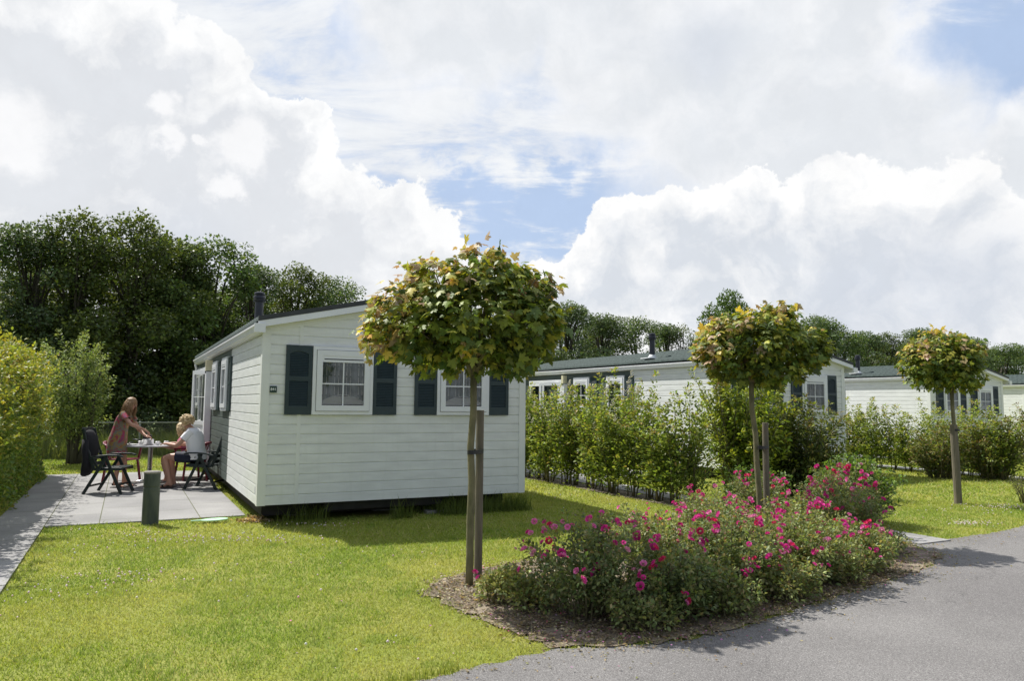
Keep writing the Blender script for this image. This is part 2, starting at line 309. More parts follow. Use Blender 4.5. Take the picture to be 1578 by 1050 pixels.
class MB:
    def __init__(s): s.v = []; s.f = []; s.mi = []
    def add(s, vs, fs, k=0):
        n = len(s.v); s.v += [tuple(q) for q in vs]; s.f += [tuple(i + n for i in f) for f in fs]; s.mi += [k] * len(fs)
    def box(s, x0, x1, y0, y1, z0, z1, k=0):
        s.add([(x0, y0, z0), (x1, y0, z0), (x1, y1, z0), (x0, y1, z0), (x0, y0, z1), (x1, y0, z1), (x1, y1, z1), (x0, y1, z1)],
              [(0, 3, 2, 1), (4, 5, 6, 7), (0, 1, 5, 4), (1, 2, 6, 5), (2, 3, 7, 6), (3, 0, 4, 7)], k)
    def prism(s, pts, d, k=0):       # closed outline (3d) extruded by vector d
        n = len(pts); P = [Vector(p) for p in pts]; d = Vector(d)
        s.add(P + [p + d for p in P], [tuple(range(n - 1, -1, -1)), tuple(range(n, 2 * n))] + [(i, (i + 1) % n, n + (i + 1) % n, n + i) for i in range(n)], k)
    def bar(s, a, b, w, h, up=(0, 0, 1), k=0):
        a, b = Vector(a), Vector(b); t = (b - a).normalized(); up = Vector(up)
        x = t.cross(up)
        if x.length < 1e-4: x = t.cross(Vector((0, 1, 0)))
        x.normalize(); y = x.cross(t)
        c = [a + x * w * i / 2 + y * h * j / 2 for i, j in ((-1, -1), (1, -1), (1, 1), (-1, 1))]
        s.prism(c, b - a, k)
    def tube(s, pts, rad, n=8, cap=True, k=0):
        pts = [Vector(p) for p in pts]; N = len(pts)
        rad = [rad] * N if not hasattr(rad, '__len__') else rad
        base = len(s.v); prev = None
        for i, p in enumerate(pts):
            t = (pts[min(i + 1, N - 1)] - pts[max(i - 1, 0)]).normalized()
            if prev is None: x = t.cross(Vector((.3, .2, 1)) if abs(t.z) < .9 else Vector((1, 0, 0))).normalized()
            else: x = (prev - t * prev.dot(t)).normalized()
            prev = x; y = t.cross(x)
            for j in range(n):
                a = 2 * PI * j / n; s.v.append(tuple(p + (x * math.cos(a) + y * math.sin(a)) * rad[i]))
        for i in range(N - 1):
            for j in range(n):
                s.f.append((base + i * n + j, base + i * n + (j + 1) % n, base + (i + 1) * n + (j + 1) % n, base + (i + 1) * n + j)); s.mi.append(k)
        if cap:
            s.f.append(tuple(base + j for j in range(n - 1, -1, -1))); s.f.append(tuple(base + (N - 1) * n + j for j in range(n))); s.mi += [k, k]
    def lathe(s, prof, c=(0, 0, 0), n=20, k=0):
        base = len(s.v); N = len(prof)
        for r, z in prof:
            for j in range(n):
                a = 2 * PI * j / n; s.v.append((c[0] + r * math.cos(a), c[1] + r * math.sin(a), c[2] + z))
        for i in range(N - 1):
            for j in range(n):
                s.f.append((base + i * n + j, base + i * n + (j + 1) % n, base + (i + 1) * n + (j + 1) % n, base + (i + 1) * n + j)); s.mi.append(k)
        s.f.append(tuple(base + j for j in range(n - 1, -1, -1))); s.f.append(tuple(base + (N - 1) * n + j for j in range(n))); s.mi += [k, k]
    def mesh(s, name, mats, smooth=False, bevel=None):
        me = bpy.data.meshes.new(name); me.from_pydata(s.v, [], s.f)
        for q in (mats if isinstance(mats, (list, tuple)) else [mats]): me.materials.append(q)
        me.polygons.foreach_set('material_index', s.mi)
        if smooth: me.polygons.foreach_set('use_smooth', [True] * len(s.f))
        me.update(); return me
    def build(s, name, mats, parent=None, smooth=False, loc=None, bevel=0, auto=None):
        o = mobj(name, s.mesh(name, mats, smooth), parent)
        if loc: o.location = loc
        if bevel:
            b = o.modifiers.new('bevel', 'BEVEL'); b.width = bevel; b.segments = 2; b.limit_method = 'ANGLE'
        return o
# ------------------------------------------------------------------ foliage helpers
def nrm(a): return a / np.maximum(np.linalg.norm(a, axis=1, keepdims=True), 1e-9)
def tri_fan(outline, centre=(0, .35, 0)):
    V = np.array([centre] + list(outline), float); n = len(outline)
    return V, np.array([(0, i + 1, (i + 1) % n + 1) for i in range(n)])
def maple_leaf():
    h = [(0, 0), (.10, -.05), (.34, -.04), (.46, .04), (.33, .13), (.40, .20), (.62, .42), (.46, .42), (.42, .52), (.26, .43), (.19, .50), (.24, .70), (.13, .78), (0, 1.05)]
    out = [(x, y, 0) for x, y in h] + [(-x, y, 0) for x, y in h[-2:0:-1]]
    V, F = tri_fan(out, (0, .3, 0)); V[:, 2] = -.35 * np.abs(V[:, 0]) ** 1.5 - .22 * np.maximum(V[:, 1] - .3, 0) ** 1.5
    return V, F
def oval_leaf(w=.28, droop=.15):
    V = np.array([(0, 0, 0), (w * .8, .3, .06), (w, .6, .05), (0, 1.0, -droop), (-w, .6, .05), (-w * .8, .3, .06), (0, .45, 0)])
    F = np.array([(6, 0, 1), (6, 1, 2), (6, 2, 3), (6, 3, 4), (6, 4, 5), (6, 5, 0)]); return V, F
def simple_leaf(w=.33):
    V = np.array([(0, 0, 0), (w, .5, .08), (0, 1, -.05), (-w, .5, .08)]); F = np.array([(0, 1, 2), (0, 2, 3)]); return V, F
def leaf_arrays(tm, P, N, Tt, S, C):
    tv, tf = tm; Tt = nrm(Tt); N = N - (N * Tt).sum(1, keepdims=True) * Tt; N = nrm(N); X = np.cross(Tt, N)
    R = np.stack([X, Tt, N], 1)                     # (n,3,3) rows are axes
    V = np.einsum('vk,nkj->nvj', tv, R) * S[:, None, None] + P[:, None, :]
    F = tf[None] + (np.arange(len(P)) * len(tv))[:, None, None]
    Cc = np.repeat(C[:, None, :], len(tv), 1)
    return V.reshape(-1, 3), F.reshape(-1, 3), Cc.reshape(-1, 3)
def join(parts):
    V = []; F = []; C = []; n = 0
    for v, f, c in parts: V.append(v); F.append(f + n); C.append(c); n += len(v)
    return np.concatenate(V), np.concatenate(F), np.concatenate(C)
def rdir(n, r=rng):
    return nrm(r.normal(size=(n, 3)))
def palette(n, cols, wts, jit=.18, r=rng):
    cols = np.array(cols, float); k = r.choice(len(cols), n, p=np.array(wts) / sum(wts))
    c = cols[k] * (1 + r.normal(0, jit, (n, 1))) * (1 + r.normal(0, .06, (n, 3)))
    return np.clip(c, .004, .9)
def blob_points(bl, n, r=rng, lo=.6, hi=1.05):
    bl = np.array(bl, float); vol = bl[:, 3] * bl[:, 4] * bl[:, 5]; k = r.choice(len(bl), n, p=vol ** .8 / (vol ** .8).sum())
    d = rdir(n, r); rad = lo + (hi - lo) * r.random(n) ** .6
    return bl[k, :3] + d * rad[:, None] * bl[k, 3:6], d
def foliage(name, tm, P, N, Tt, S, C, parent=None, mat_=None):
    if mat_ is None: C = np.clip(C * LB, 0, .85)
    V, F, Cc = leaf_arrays(tm, P, N, Tt, S, C)
    return np_mesh(name, V, F, mat_ or M_leaf, Cc)
LB = 1.5
def inpoly(x, y, poly):
    poly = np.array(poly); c = np.zeros(len(x), bool); j = len(poly) - 1
    for i in range(len(poly)):
        xi, yi = poly[i]; xj, yj = poly[j]
        c ^= ((yi > y) != (yj > y)) & (x < (xj - xi) * (y - yi) / (yj - yi + 1e-12) + xi); j = i
    return c
def vnoise(x, y, s, seed=0):       # cheap smooth value noise
    r = np.random.default_rng(seed); g = r.random((64, 64)); x = x * s + 100; y = y * s + 100
    xi = np.floor(x).astype(int); yi = np.floor(y).astype(int); fx = x - xi; fy = y - yi; fx = fx * fx * (3 - 2 * fx); fy = fy * fy * (3 - 2 * fy)
    G = lambda a, b: g[a % 64, b % 64]
    return (G(xi, yi) * (1 - fx) + G(xi + 1, yi) * fx) * (1 - fy) + (G(xi, yi + 1) * (1 - fx) + G(xi + 1, yi + 1) * fx) * fy

# plan: camera stands at the origin; the park's plots are turned by YAW. H(u, v): along the gable, along the long side of the first home
YAW = math.radians(27.4); A_ = np.array([-math.sin(YAW), math.cos(YAW)]); B_ = np.array([math.cos(YAW), math.sin(YAW)]); P1 = np.array([-3.249, 9.668])
def H(u, v, z=None):
    q = P1 + u * B_ + v * A_
    return (q[0], q[1]) if z is None else (q[0], q[1], z)

# ------------------------------------------------------------------ setting
def sheet(name, poly, z, m_, sub=None):
    me = bpy.data.meshes.new(name); me.from_pydata([(x, y, z) for x, y in poly], [], [tuple(range(len(poly)))]); me.materials.append(m_)
    o = mobj(name, me); o['kind'] = 'structure'; return o
sheet('ground', [(-300, -60), (300, -60), (300, 400), (-300, 400)], -.02, M_field)
def wiggle(pts, step=.12, amp=.035, seed=3):
    r = np.random.default_rng(seed); out = []
    for (x0, y0), (x1, y1) in zip(pts[:-1], pts[1:]):
        L = math.hypot(x1 - x0, y1 - y0); n = max(1, min(80, int(L / step)))
        for i in range(n):
            t = i / n; a = amp if i else amp * .5
            out.append((x0 + (x1 - x0) * t + r.normal(0, a * .6), y0 + (y1 - y0) * t + r.normal(0, a * .6)))
    out.append(pts[-1]); return out
edge = [(-9, .2), (-6, 1.4), (-3, 3.1), (-1.4, 3.95), (-.46, 4.43), (.28, 5.0), (.75, 5.07), (1.22, 5.2), (2.07, 5.83), (3.0, 6.6), (3.75, 7.2), (4.35, 7.75), (4.72, 8.25), (4.68, 8.86), (5.14, 9.11), (5.6, 9.35), (6.3, 9.75), (7.04, 10.31), (10, 12.2), (20, 18.5), (40, 31)]
edge_w = wiggle(edge, .07, .035)
road_poly = edge_w + [(60, 20), (60, -30), (-20, -30)]
sheet('lawn', [(-12, 0.), (-3, 0), (60, 5), (60, 45), (12, 45), (-22, 26), (-18, 10)], 0, M_lawn)
sheet('road', road_poly, .006, M_asphalt)
bed = [(.28, 5.0), (-.02, 5.4), (-.35, 5.85), (-.72, 6.38), (-.68, 6.8), (-.3, 7.3), (.6, 8.0), (1.5, 9.0), (2.4, 10.3), (3.3, 11.3), (4.2, 11.2), (4.9, 10.0), (4.75, 9.3), (4.6, 8.86), (4.72, 8.25), (4.35, 7.75), (3.75, 7.2), (3.0, 6.6), (2.07, 5.83), (1.22, 5.2), (.75, 5.07)]
bed_w = wiggle(bed + [bed[0]], .07, .055, 5)[:-1]
bs = sheet('flower_bed', bed_w, .013, M_soil)
hsoil = [H(6.2, -.9), H(6.75, -.7), H(6.65, 10), H(6.1, 10)]
sheet('hedge_soil', wiggle(hsoil + [hsoil[0]], .2, .03, 8)[:-1], .008, M_soil)
def pave(name, u0, u1, v0, v1, z=.02, oy=0):
    mb = MB(); mb.box(u0, u1, v0, v1, -.03, z); o = mb.build(name, M_pave); o.location = (*P1, 0); o.rotation_euler = (0, 0, YAW); o['kind'] = 'structure'; return o
pave('patio', -2.4, -.02, .9, 8.3); pave('garden_path', -3.0, -2.403, -9.0, 8.3, .019)
pave('patio', 7.35, 9.84, 3.0, 10.3); pave('garden_path', 6.75, 7.347, -4.45, 10.3, .019)
pave('garden_path', 16.5, 17.2, -1, 13, .019); pave('patio', 17.2, 20.7, 5.5, 13)
pave('garden_path', 26.6, 27.2, 0, 16, .019)
pavepolys = [[H(-3.0, -9), H(-2.4, -9), H(-2.4, .9), H(0, .9), H(0, 8.3), H(-3, 8.3)], [H(6.75, -4.45), H(7.35, -4.45), H(7.35, 3), H(9.84, 3), H(9.84, 10.3), H(6.75, 10.3)],
             [H(16.5, -1), H(17.2, -1), H(17.2, 5.5), H(20.7, 5.5), H(20.7, 13), H(16.5, 13)]]

# ------------------------------------------------------------------ mobile homes
W, L = 3.87, 9.9; PIT = .131
def zu(u): return 2.575 + .22 * (u if u < W / 2 else W - u)
def boards(mb, z0, n, span, flip=False, k=0):
    """span(z) -> (s0, s1) along x; outward is -y"""
    prof = [(0, .016), (.111, .0145), (.124, .003), (PIT, .003)]
    rows = [(z0 + i * PIT + dz, o) for i in range(n) for dz, o in prof]
    rows = [(z, o) + tuple(span(z)) for z, o in rows]; rows = [q for q in rows if q[3] - q[2] > .02]
    vs = []; fs = []
    for i, (z, o, a, b) in enumerate(rows):
        vs += [(a, -o, z), (b, -o, z)]
        if i: fs.append((2 * i - 2, 2 * i - 1, 2 * i + 1, 2 * i))
    mb.add(vs, fs, k)
def gspan(z):
    if z <= 2.56: return (0, W)
    d = (z - 2.56) / .22; return (d, W - d)
# shutter, shared mesh; x 0..w, outward -y, z 0..h
def shutter_mesh(w=.345, h=.92):
    mb = MB(); st = .05
    mb.box(0, st, -.045, -.018, 0, h); mb.box(w - st, w, -.045, -.018, 0, h)
    mb.box(st, w - st, -.044, -.018, 0, .11); mb.box(st, w - st, -.044, -.018, h * .5 - .015, h * .5 + .045); mb.box(st, w - st, -.044, -.018, h - .07, h)
    arc = [(st, h - .07)] + [(st + (w - 2 * st) * t, h - .115 + .04 * math.sin(PI * t)) for t in np.linspace(0, 1, 9)] + [(w - st, h - .07)]
    mb.prism([(x, -.0435, z) for x, z in arc], (0, .02, 0))
    mb.box(st, w - st, -.024, -.0185, .1, h - .06)
    for a, b in ((.11, h * .5 - .015), (h * .5 + .045, h - .09)):
        n = 15
        for i in range(n):
            z = a + (b - a) * (i + .5) / n
            mb.add([(st, -.042, z - .012), (w - st, -.042, z - .012), (w - st, -.026, z + .010), (st, -.026, z + .010)], [(0, 1, 2, 3)])
            mb.add([(st, -.042, z - .012), (w - st, -.042, z - .012), (w - st, -.026, z - .013), (st, -.026, z - .013)], [(3, 2, 1, 0)])
    return mb.mesh('shutter', M_shut)
ME_SH = shutter_mesh()
def window_meshes(w, h, nb=True):
    out = {}
    mb = MB(); f = .045       # outer frame
    for a, b, c, d in ((0, w, 0, f), (0, w, h - f, h), (0, f, f, h - f), (w - f, w, f, h - f)): mb.box(a, b, -.06, -.012, c, d)
    out['window'] = mb.mesh('window', M_white)
    mb = MB(); i0 = f + .006; g = .075
    def mitre(x0, x1, z0, z1, t, y0, y1):
        for q in ([(x0, z0), (x1, z0), (x1 - t, z0 + t), (x0 + t, z0 + t)], [(x0, z1), (x0 + t, z1 - t), (x1 - t, z1 - t), (x1, z1)],
                  [(x0, z0), (x0 + t, z0 + t), (x0 + t, z1 - t), (x0, z1)], [(x1, z0), (x1, z1), (x1 - t, z1 - t), (x1 - t, z0 + t)]):
            mb.prism([(a, y0, b) for a, b in q], (0, y1 - y0, 0))
    mitre(i0, w - i0, i0, h - i0, g, -.075, -.03)
    out['sash'] = mb.mesh('sash', M_white)
    x0, x1, z0, z1 = i0 + g, w - i0 - g, i0 + g, h - i0 - g
    mb = MB(); mb.box(x0, x1, -.070, -.036, z1 - .085, z1, 0); mb.box(x0 + .02, x1 - .02, -.0715, -.0703, z1 - .052, z1 - .038, 1)
    out['vent'] = mb.mesh('vent', [M_white, M_black])
    zt = z1 - .086
    mb = MB(); mb.add([(x0, -.05, z0), (x1, -.05, z0), (x1, -.05, zt), (x0, -.05, zt)], [(0, 1, 2, 3)]); out['pane'] = mb.mesh('pane', M_glass)
    mb = MB(); xm = (x0 + x1) / 2; zm = (z0 + zt) / 2
    mb.box(xm - .009, xm + .009, -.056, -.044, z0, zt); mb.box(x0, xm - .0092, -.0555, -.0445, zm - .009, zm + .009); mb.box(xm + .0092, x1, -.0555, -.0445, zm - .009, zm + .009)
    out['glazing_bars'] = mb.mesh('glazing_bars', M_white)
    mb = MB(); n = 60
    for i in range(n):
        a = x0 + (x1 - x0) * i / n; b = x0 + (x1 - x0) * (i + 1) / n; ya = -.024 + .009 * math.sin(i * 1.1) * (1 + .5 * math.sin(i * .37)); yb = -.024 + .009 * math.sin((i + 1) * 1.1) * (1 + .5 * math.sin((i + 1) * .37))
        la = z0 + .06 + .09 * math.sin(PI * i / n); lb = z0 + .06 + .09 * math.sin(PI * (i + 1) / n)
        mb.add([(a, ya, la), (b, yb, lb), (b, yb, zt), (a, ya, zt)], [(0, 1, 2, 3)], 0)
        mb.add([(a, ya - .003, la - .012), (b, yb - .003, lb - .012), (b, yb - .003, lb), (a, ya - .003, la)], [(0, 1, 2, 3)], 2)
    mb.add([(x0, -.0125, z0), (x1, -.0125, z0), (x1, -.0125, zt), (x0, -.0125, zt)], [(0, 1, 2, 3)], 1)  # dark sheet behind the curtain, the unlit room put into its colour
    out['curtain'] = mb.mesh('curtain', [M_curtain, M_inside, M_white])
    return out
WF = window_meshes(.83, .92); WS = window_meshes(.80, .94)
def put(name, me, parent, loc, rz=0):
    o = mobj(name, me, parent); o.location = loc; o.rotation_euler = (0, 0, rz); return o
def add_window(root, ms, loc, rz=0):
    wo_ = put('window', ms['window'], root, loc, rz)
    for k in ('sash', 'vent', 'pane', 'glazing_bars', 'curtain'): mobj(k, ms[k], wo_)
def roof_mesh(x0, z0_, x1, z1_):      # tiled slope from eave (x0) to ridge (x1)
    nv = int(L / .03) + 4; rows = 6; V = []; F = []
    ys = np.linspace(-.12, L + .05, nv)
    wave = .026 * np.abs(np.sin(ys / .18 * PI)) ** .8
    prof = []
    for r in range(rows):
        for t, up in ((0, .026), (.5, .012), (.975, -.004)): prof.append(((r + t) / rows, up))
    for t, up in prof:
        X = x0 + (x1 - x0) * t; Z = z0_ + (z1_ - z0_) * t + up
        V += [(X, y, Z + q) for y, q in zip(ys, wave)]
    for i in range(len(prof) - 1):
        for j in range(nv - 1): F.append((i * nv + j, i * nv + j + 1, (i + 1) * nv + j + 1, (i + 1) * nv + j))
    n0 = len(V); V += [(x0, y, z0_ - .012) for y in ys]
    for j in range(nv - 1): F.append((n0 + j, n0 + j + 1, j + 1, j))
    me = np_mesh('roof', V, F, M_roof); return me
def make_home():
    t = thing('mobile_home', 'x', 'mobile home', (*P1, 0), YAW)
    mb = MB(); boards(mb, .26, 21, gspan); mb.build('front_wall', M_vinyl, t)
    for x0, x1, nm in ((-.022, .085, 'corner_trim'), (W - .085, W + .022, 'corner_trim'), (.452, .502, 'batten')):      # trims
        mb = MB(); b_ = nm == 'batten'; mb.box(x0, x1, -.021 if b_ else -.026, -.001, .262 if b_ else .255, 2.62 if b_ else 2.555)
        if not b_:
            e = -.022 if x0 < 1 else W + .0005; mb.box(e, e + .0215, -.0005, .09, .255, 2.5)
        mb.build(nm, M_trim, t)
    mb = MB(); mb.prism([(-.02, -.024, 2.50), (W / 2, -.024, 2.93), (W + .02, -.024, 2.50), (W + .02, -.024, 2.575), (W / 2, -.024, 3.0), (-.02, -.024, 2.575)], (0, .023, 0)); mb.build('frieze', M_trim, t)
    sp = lambda a, b: (lambda z: (a, b))
    mb = MB(); boards(mb, .26, 17, sp(-3.25, 0)); o = mb.build('side_wall', M_vinyl, t); o.rotation_euler = (0, 0, -PI / 2)
    mb = MB(); boards(mb, .26, 17, sp(-L, -3.251)); o = mb.build('side_wall', M_dkpanel, t); o.rotation_euler = (0, 0, -PI / 2); o['label'] = 'dark green boarded stretch of the long side'
    mb = MB(); boards(mb, .26, 17, sp(0, L)); o = mb.build('side_wall', M_vinyl, t); o.rotation_euler = (0, 0, PI / 2); o.location = (W, 0, 0)
    mb = MB(); mb.prism([(0, L, .26), (W, L, .26), (W, L, 2.5), (W / 2, L, 2.95), (0, L, 2.5)], (0, .02, 0)); mb.build('back_wall', M_vinyl, t)
    mb = MB(); mb.prism([(0.02, 0.01, .28), (W - .02, 0.01, .28), (W - .02, .01, 2.49), (W / 2, .01, 2.9), (.02, .01, 2.49)], (0, L - .02, 0)); mb.build('core', M_inside, t)
    # roof
    e0, e1 = -.10, W + .20
    mobj('roof', roof_mesh(e0, zu(e0) + .10, W / 2, zu(W / 2) + .10), t)
    mobj('roof', roof_mesh(e1, zu(e1) + .10, W / 2, zu(W / 2) + .10), t)
    mb = MB()
    for s in (0, 1):      # bargeboard and the soffit behind it
        x0, x1 = (e0, W / 2) if s == 0 else (e1, W / 2)
        mb.prism([(x0, -.14, zu(x0)), (x1, -.14, zu(x1)), (x1, -.14, zu(x1) + .085), (x0, -.14, zu(x0) + .085)], (0, .02, 0), 0)
        mb.prism([(x0, -.1195, zu(x0) + .004), (x1, -.1195, zu(x1) + .004), (x1, -.1195, zu(x1) + .03), (x0, -.1195, zu(x0) + .03)], (0, .14, 0), 1)
        if s: mb.prism([(W + .001, .021, zu(W) + .004), (x0, .021, zu(x0) + .004), (x0, .021, zu(x0) + .03), (W + .001, .021, zu(W) + .03)], (0, L - .05, 0), 1)
    mb.build('fascia', [M_white, M_trim], t)
    mb = MB()
    for x0, x1 in ((e0, W / 2), (e1, W / 2)):
        mb.prism([(x0, -.145, zu(x0) + .0855), (x1, -.145, zu(x1) + .0855), (x1, -.145, zu(x1) + .15), (x0, -.145, zu(x0) + .15)], (0, .05, 0))
    mb.build('verge', M_verge, t)
    for s in (0, 1):
        q = (lambda x: x) if s == 0 else (lambda x: W + .22 - x - .12)
        pr = [(-.03, 2.595), (-.145, 2.60), (-.145, 2.575), (-.128, 2.555), (-.115, 2.51), (-.09, 2.495), (-.03, 2.495)]
        dz = 0 if s == 0 else -.055
        mb = MB(); mb.prism([(q(x) if s == 0 else W + .17 - x, -.13, z + dz) for x, z in pr], (0, L + .1, 0), 0)
        g = mb.build('gutter', M_white, t)
        mb = MB(); x0, x1 = (-.152, -.012) if s == 0 else (W + .19, W + .335)
        mb.box(x0, x1, -.158, -.1405, 2.488 + dz, 2.607 + dz); mb.build('end_cap', M_white, g, bevel=.003)
    mb = MB(); mb.box(-.031, -.0008, .0, L, 2.489, 2.53); mb.build('soffit', M_trim, t)
    # flue
    mb = MB(); mb.lathe([(.115, 0), (.10, .05), (.078, .06), (.078, .09)], (0, 0, 0), 20); mb.box(-.22, .2, -.2, .2, -.02, .005)
    fb = mb.build('flue_base', M_lead, t, True, (.33, 2.8, 2.79))
    mb = MB(); mb.lathe([(.07, .06), (.07, .47), (.10, .475), (.105, .51), (.085, .52), (.085, .53), (.10, .535), (.095, .57), (.075, .58), (.078, .59), (.088, .60), (.08, .63), (.05, .64)], (0, 0, 0), 24)
    mb.build('flue', M_black, t, False, (.33, 2.8, 2.79))
    # gable windows and shutters
    for x in (.28, 1.468, 2.085, 3.243): put('shutter', ME_SH, t, (x, 0, 1.43))
    for x in (.632, 2.422): add_window(t, WF, (x, 0, 1.43))
    # long side: -v on the local x axis
    for v in (3.45, 5.08): put('shutter', ME_SH, t, (0, v, 1.43), -PI / 2)
    for v in (4.28, 5.92): add_window(t, WS, (0, v, 1.43), -PI / 2)
    add_window(t, WS, (0, 9.7, 1.43), -PI / 2)
    # door set
    mb = MB(); x0, x1 = -8.5, -6.55
    mb.box(x0, x0 + .07, -.09, -.02, .3, 2.33); mb.box(x1 - .07, x1, -.09, -.02, .3, 2.33); mb.box(x0 + .07, x1 - .07, -.09, -.02, 2.26, 2.33); mb.box(x0 + .07, x1 - .07, -.09, -.02, .3, .36)
    mb.box(x1 + .005, x1 + .25, -.14, -.018, .28, 2.2)
    d = mb.build('door_frame', M_white, t, bevel=.004); d.rotation_euler = (0, 0, -PI / 2)
    for i, (hx, ang) in enumerate(((x0 + .075, 0), (x1 - .075, 14))):
        wd = .88 * (1 if i == 0 else -1)
        mb = MB(); a, b = sorted((0, wd)); s = .09
        mb.box(a, a + s, -.05, 0, 0, 1.88); mb.box(b - s, b, -.05, 0, 0, 1.88); mb.box(a + s, b - s, -.05, 0, 1.79, 1.88); mb.box(a + s, b - s, -.05, 0, 0, .12); mb.box(a + s, b - s, -.05, 0, .72, .80)
        mb.box(a + s, b - s, -.035, -.015, .12, .72); mb.box(a + s, b - s, -.045, -.03, 1.3, 1.315)
        dr = mb.build('door', M_white, t, bevel=.003)
        dr.rotation_euler = (0, 0, -PI / 2 + math.radians(ang) * (1 if i else 1)); dr.location = (-.05, -hx, .37)
        mb = MB(); mb.add([(a + s, -.02, .8), (b - s, -.02, .8), (b - s, -.02, 1.79), (a + s, -.02, 1.79)], [(0, 1, 2, 3)]); mb.build('pane', M_glass, dr)
        if i == 0: mb = MB(); mb.bar((b - .04, -.07, .95), (b - .17, -.07, .95), .018, .022); mb.bar((b - .04, -.07, .95), (b - .04, -.05, .95), .018, .018); mb.build('handle', M_metal, dr)
    mb = MB(); mb.box(-.15, -.02, 6.33, 6.44, 2.215, 2.44, 0); mb.box(-.155, -.02, 6.325, 6.445, 2.17, 2.214, 1); mb.build('wall_lamp', [M_lampglass, M_verge], t, bevel=.004)
    mb = MB(); mb.tube([(-.08, 9.82, 2.5), (-.08, 9.82, 2.46), (-.06, 9.82, 2.40), (-.06, 9.82, .1)], .035, 10); mb.build('downpipe', M_pipe, t, True)
    # underneath
    mb = MB(); mb.box(.12, W - .12, .45, L - .3, .06, .255); mb.box(.9, 2.6, .14, .30, .13, .252); mb.build('chassis', M_under, t)
    for x in (.5, 1.75, 2.9):
        for y in (.7, 5, 9.4): mb = MB(); mb.box(x, x + .4, y, y + .4, -.01, .11); mb.build('base_block', M_block, t)
    mb = MB(); mb.box(2.35, 3.15, .08, .42, -.01, .05); mb.build('base_block', M_block, t)
    return t
def sub_of(root, name): return [c for c in root.children if c.name.split('.')[0] == name]
home = make_home()
homes = [home]
for (x, y) in ((4.55, 16.05), (13.1, 23.2), (21.0, 30.3)):
    h = copy_tree(home); h.location = (x, y, 0); homes.append(h)
for h, lb in zip(homes, ('cream boarded mobile home with number plate 841, nearest, beside the paved terrace',
                         'cream mobile home behind the tall bushes and the stemmed hedge, second from the left',
                         'cream mobile home beyond the right-hand hedge, behind the third clipped maple',
                         'farthest cream mobile home, only its tiled eave showing at the right edge')):
    tag(h, lb, 'mobile home', 'mobile homes of the same model in a row')
# plate, label on the nearest; a blank dark plate on the third
def text_mesh(s, size, ext=.0015):
    c = bpy.data.curves.new('t', 'FONT'); c.body = s; c.size = size; c.extrude = ext; c.align_x = 'CENTER'; c.align_y = 'CENTER'; c.offset = 0
    o = bpy.data.objects.new('t', c); COL.objects.link(o); bpy.context.view_layer.update()
    me = bpy.data.meshes.new_from_object(o.evaluated_get(bpy.context.evaluated_depsgraph_get())); bpy.data.objects.remove(o); me.materials.clear(); me.materials.append(M_signtext); return me
mb = MB(); mb.box(.088, .178, -.034, -.0265, 1.715, 1.803); pl = mb.build('number_plate', M_sign, home, bevel=.002)
tx = mobj('lettering', text_mesh('841', .049), pl); tx.location = (.133, -.0355, 1.759); tx.rotation_euler = (PI / 2, 0, 0)
mb = MB(); mb.box(-.0235, -.0225, .115, .155, .405, .49); mb.build('maker_label', M_grey, home)
mb = MB(); mb.box(.09, .175, -.034, -.0265, 1.715, 1.803); mb.build('number_plate', M_sign, homes[2], bevel=.002)

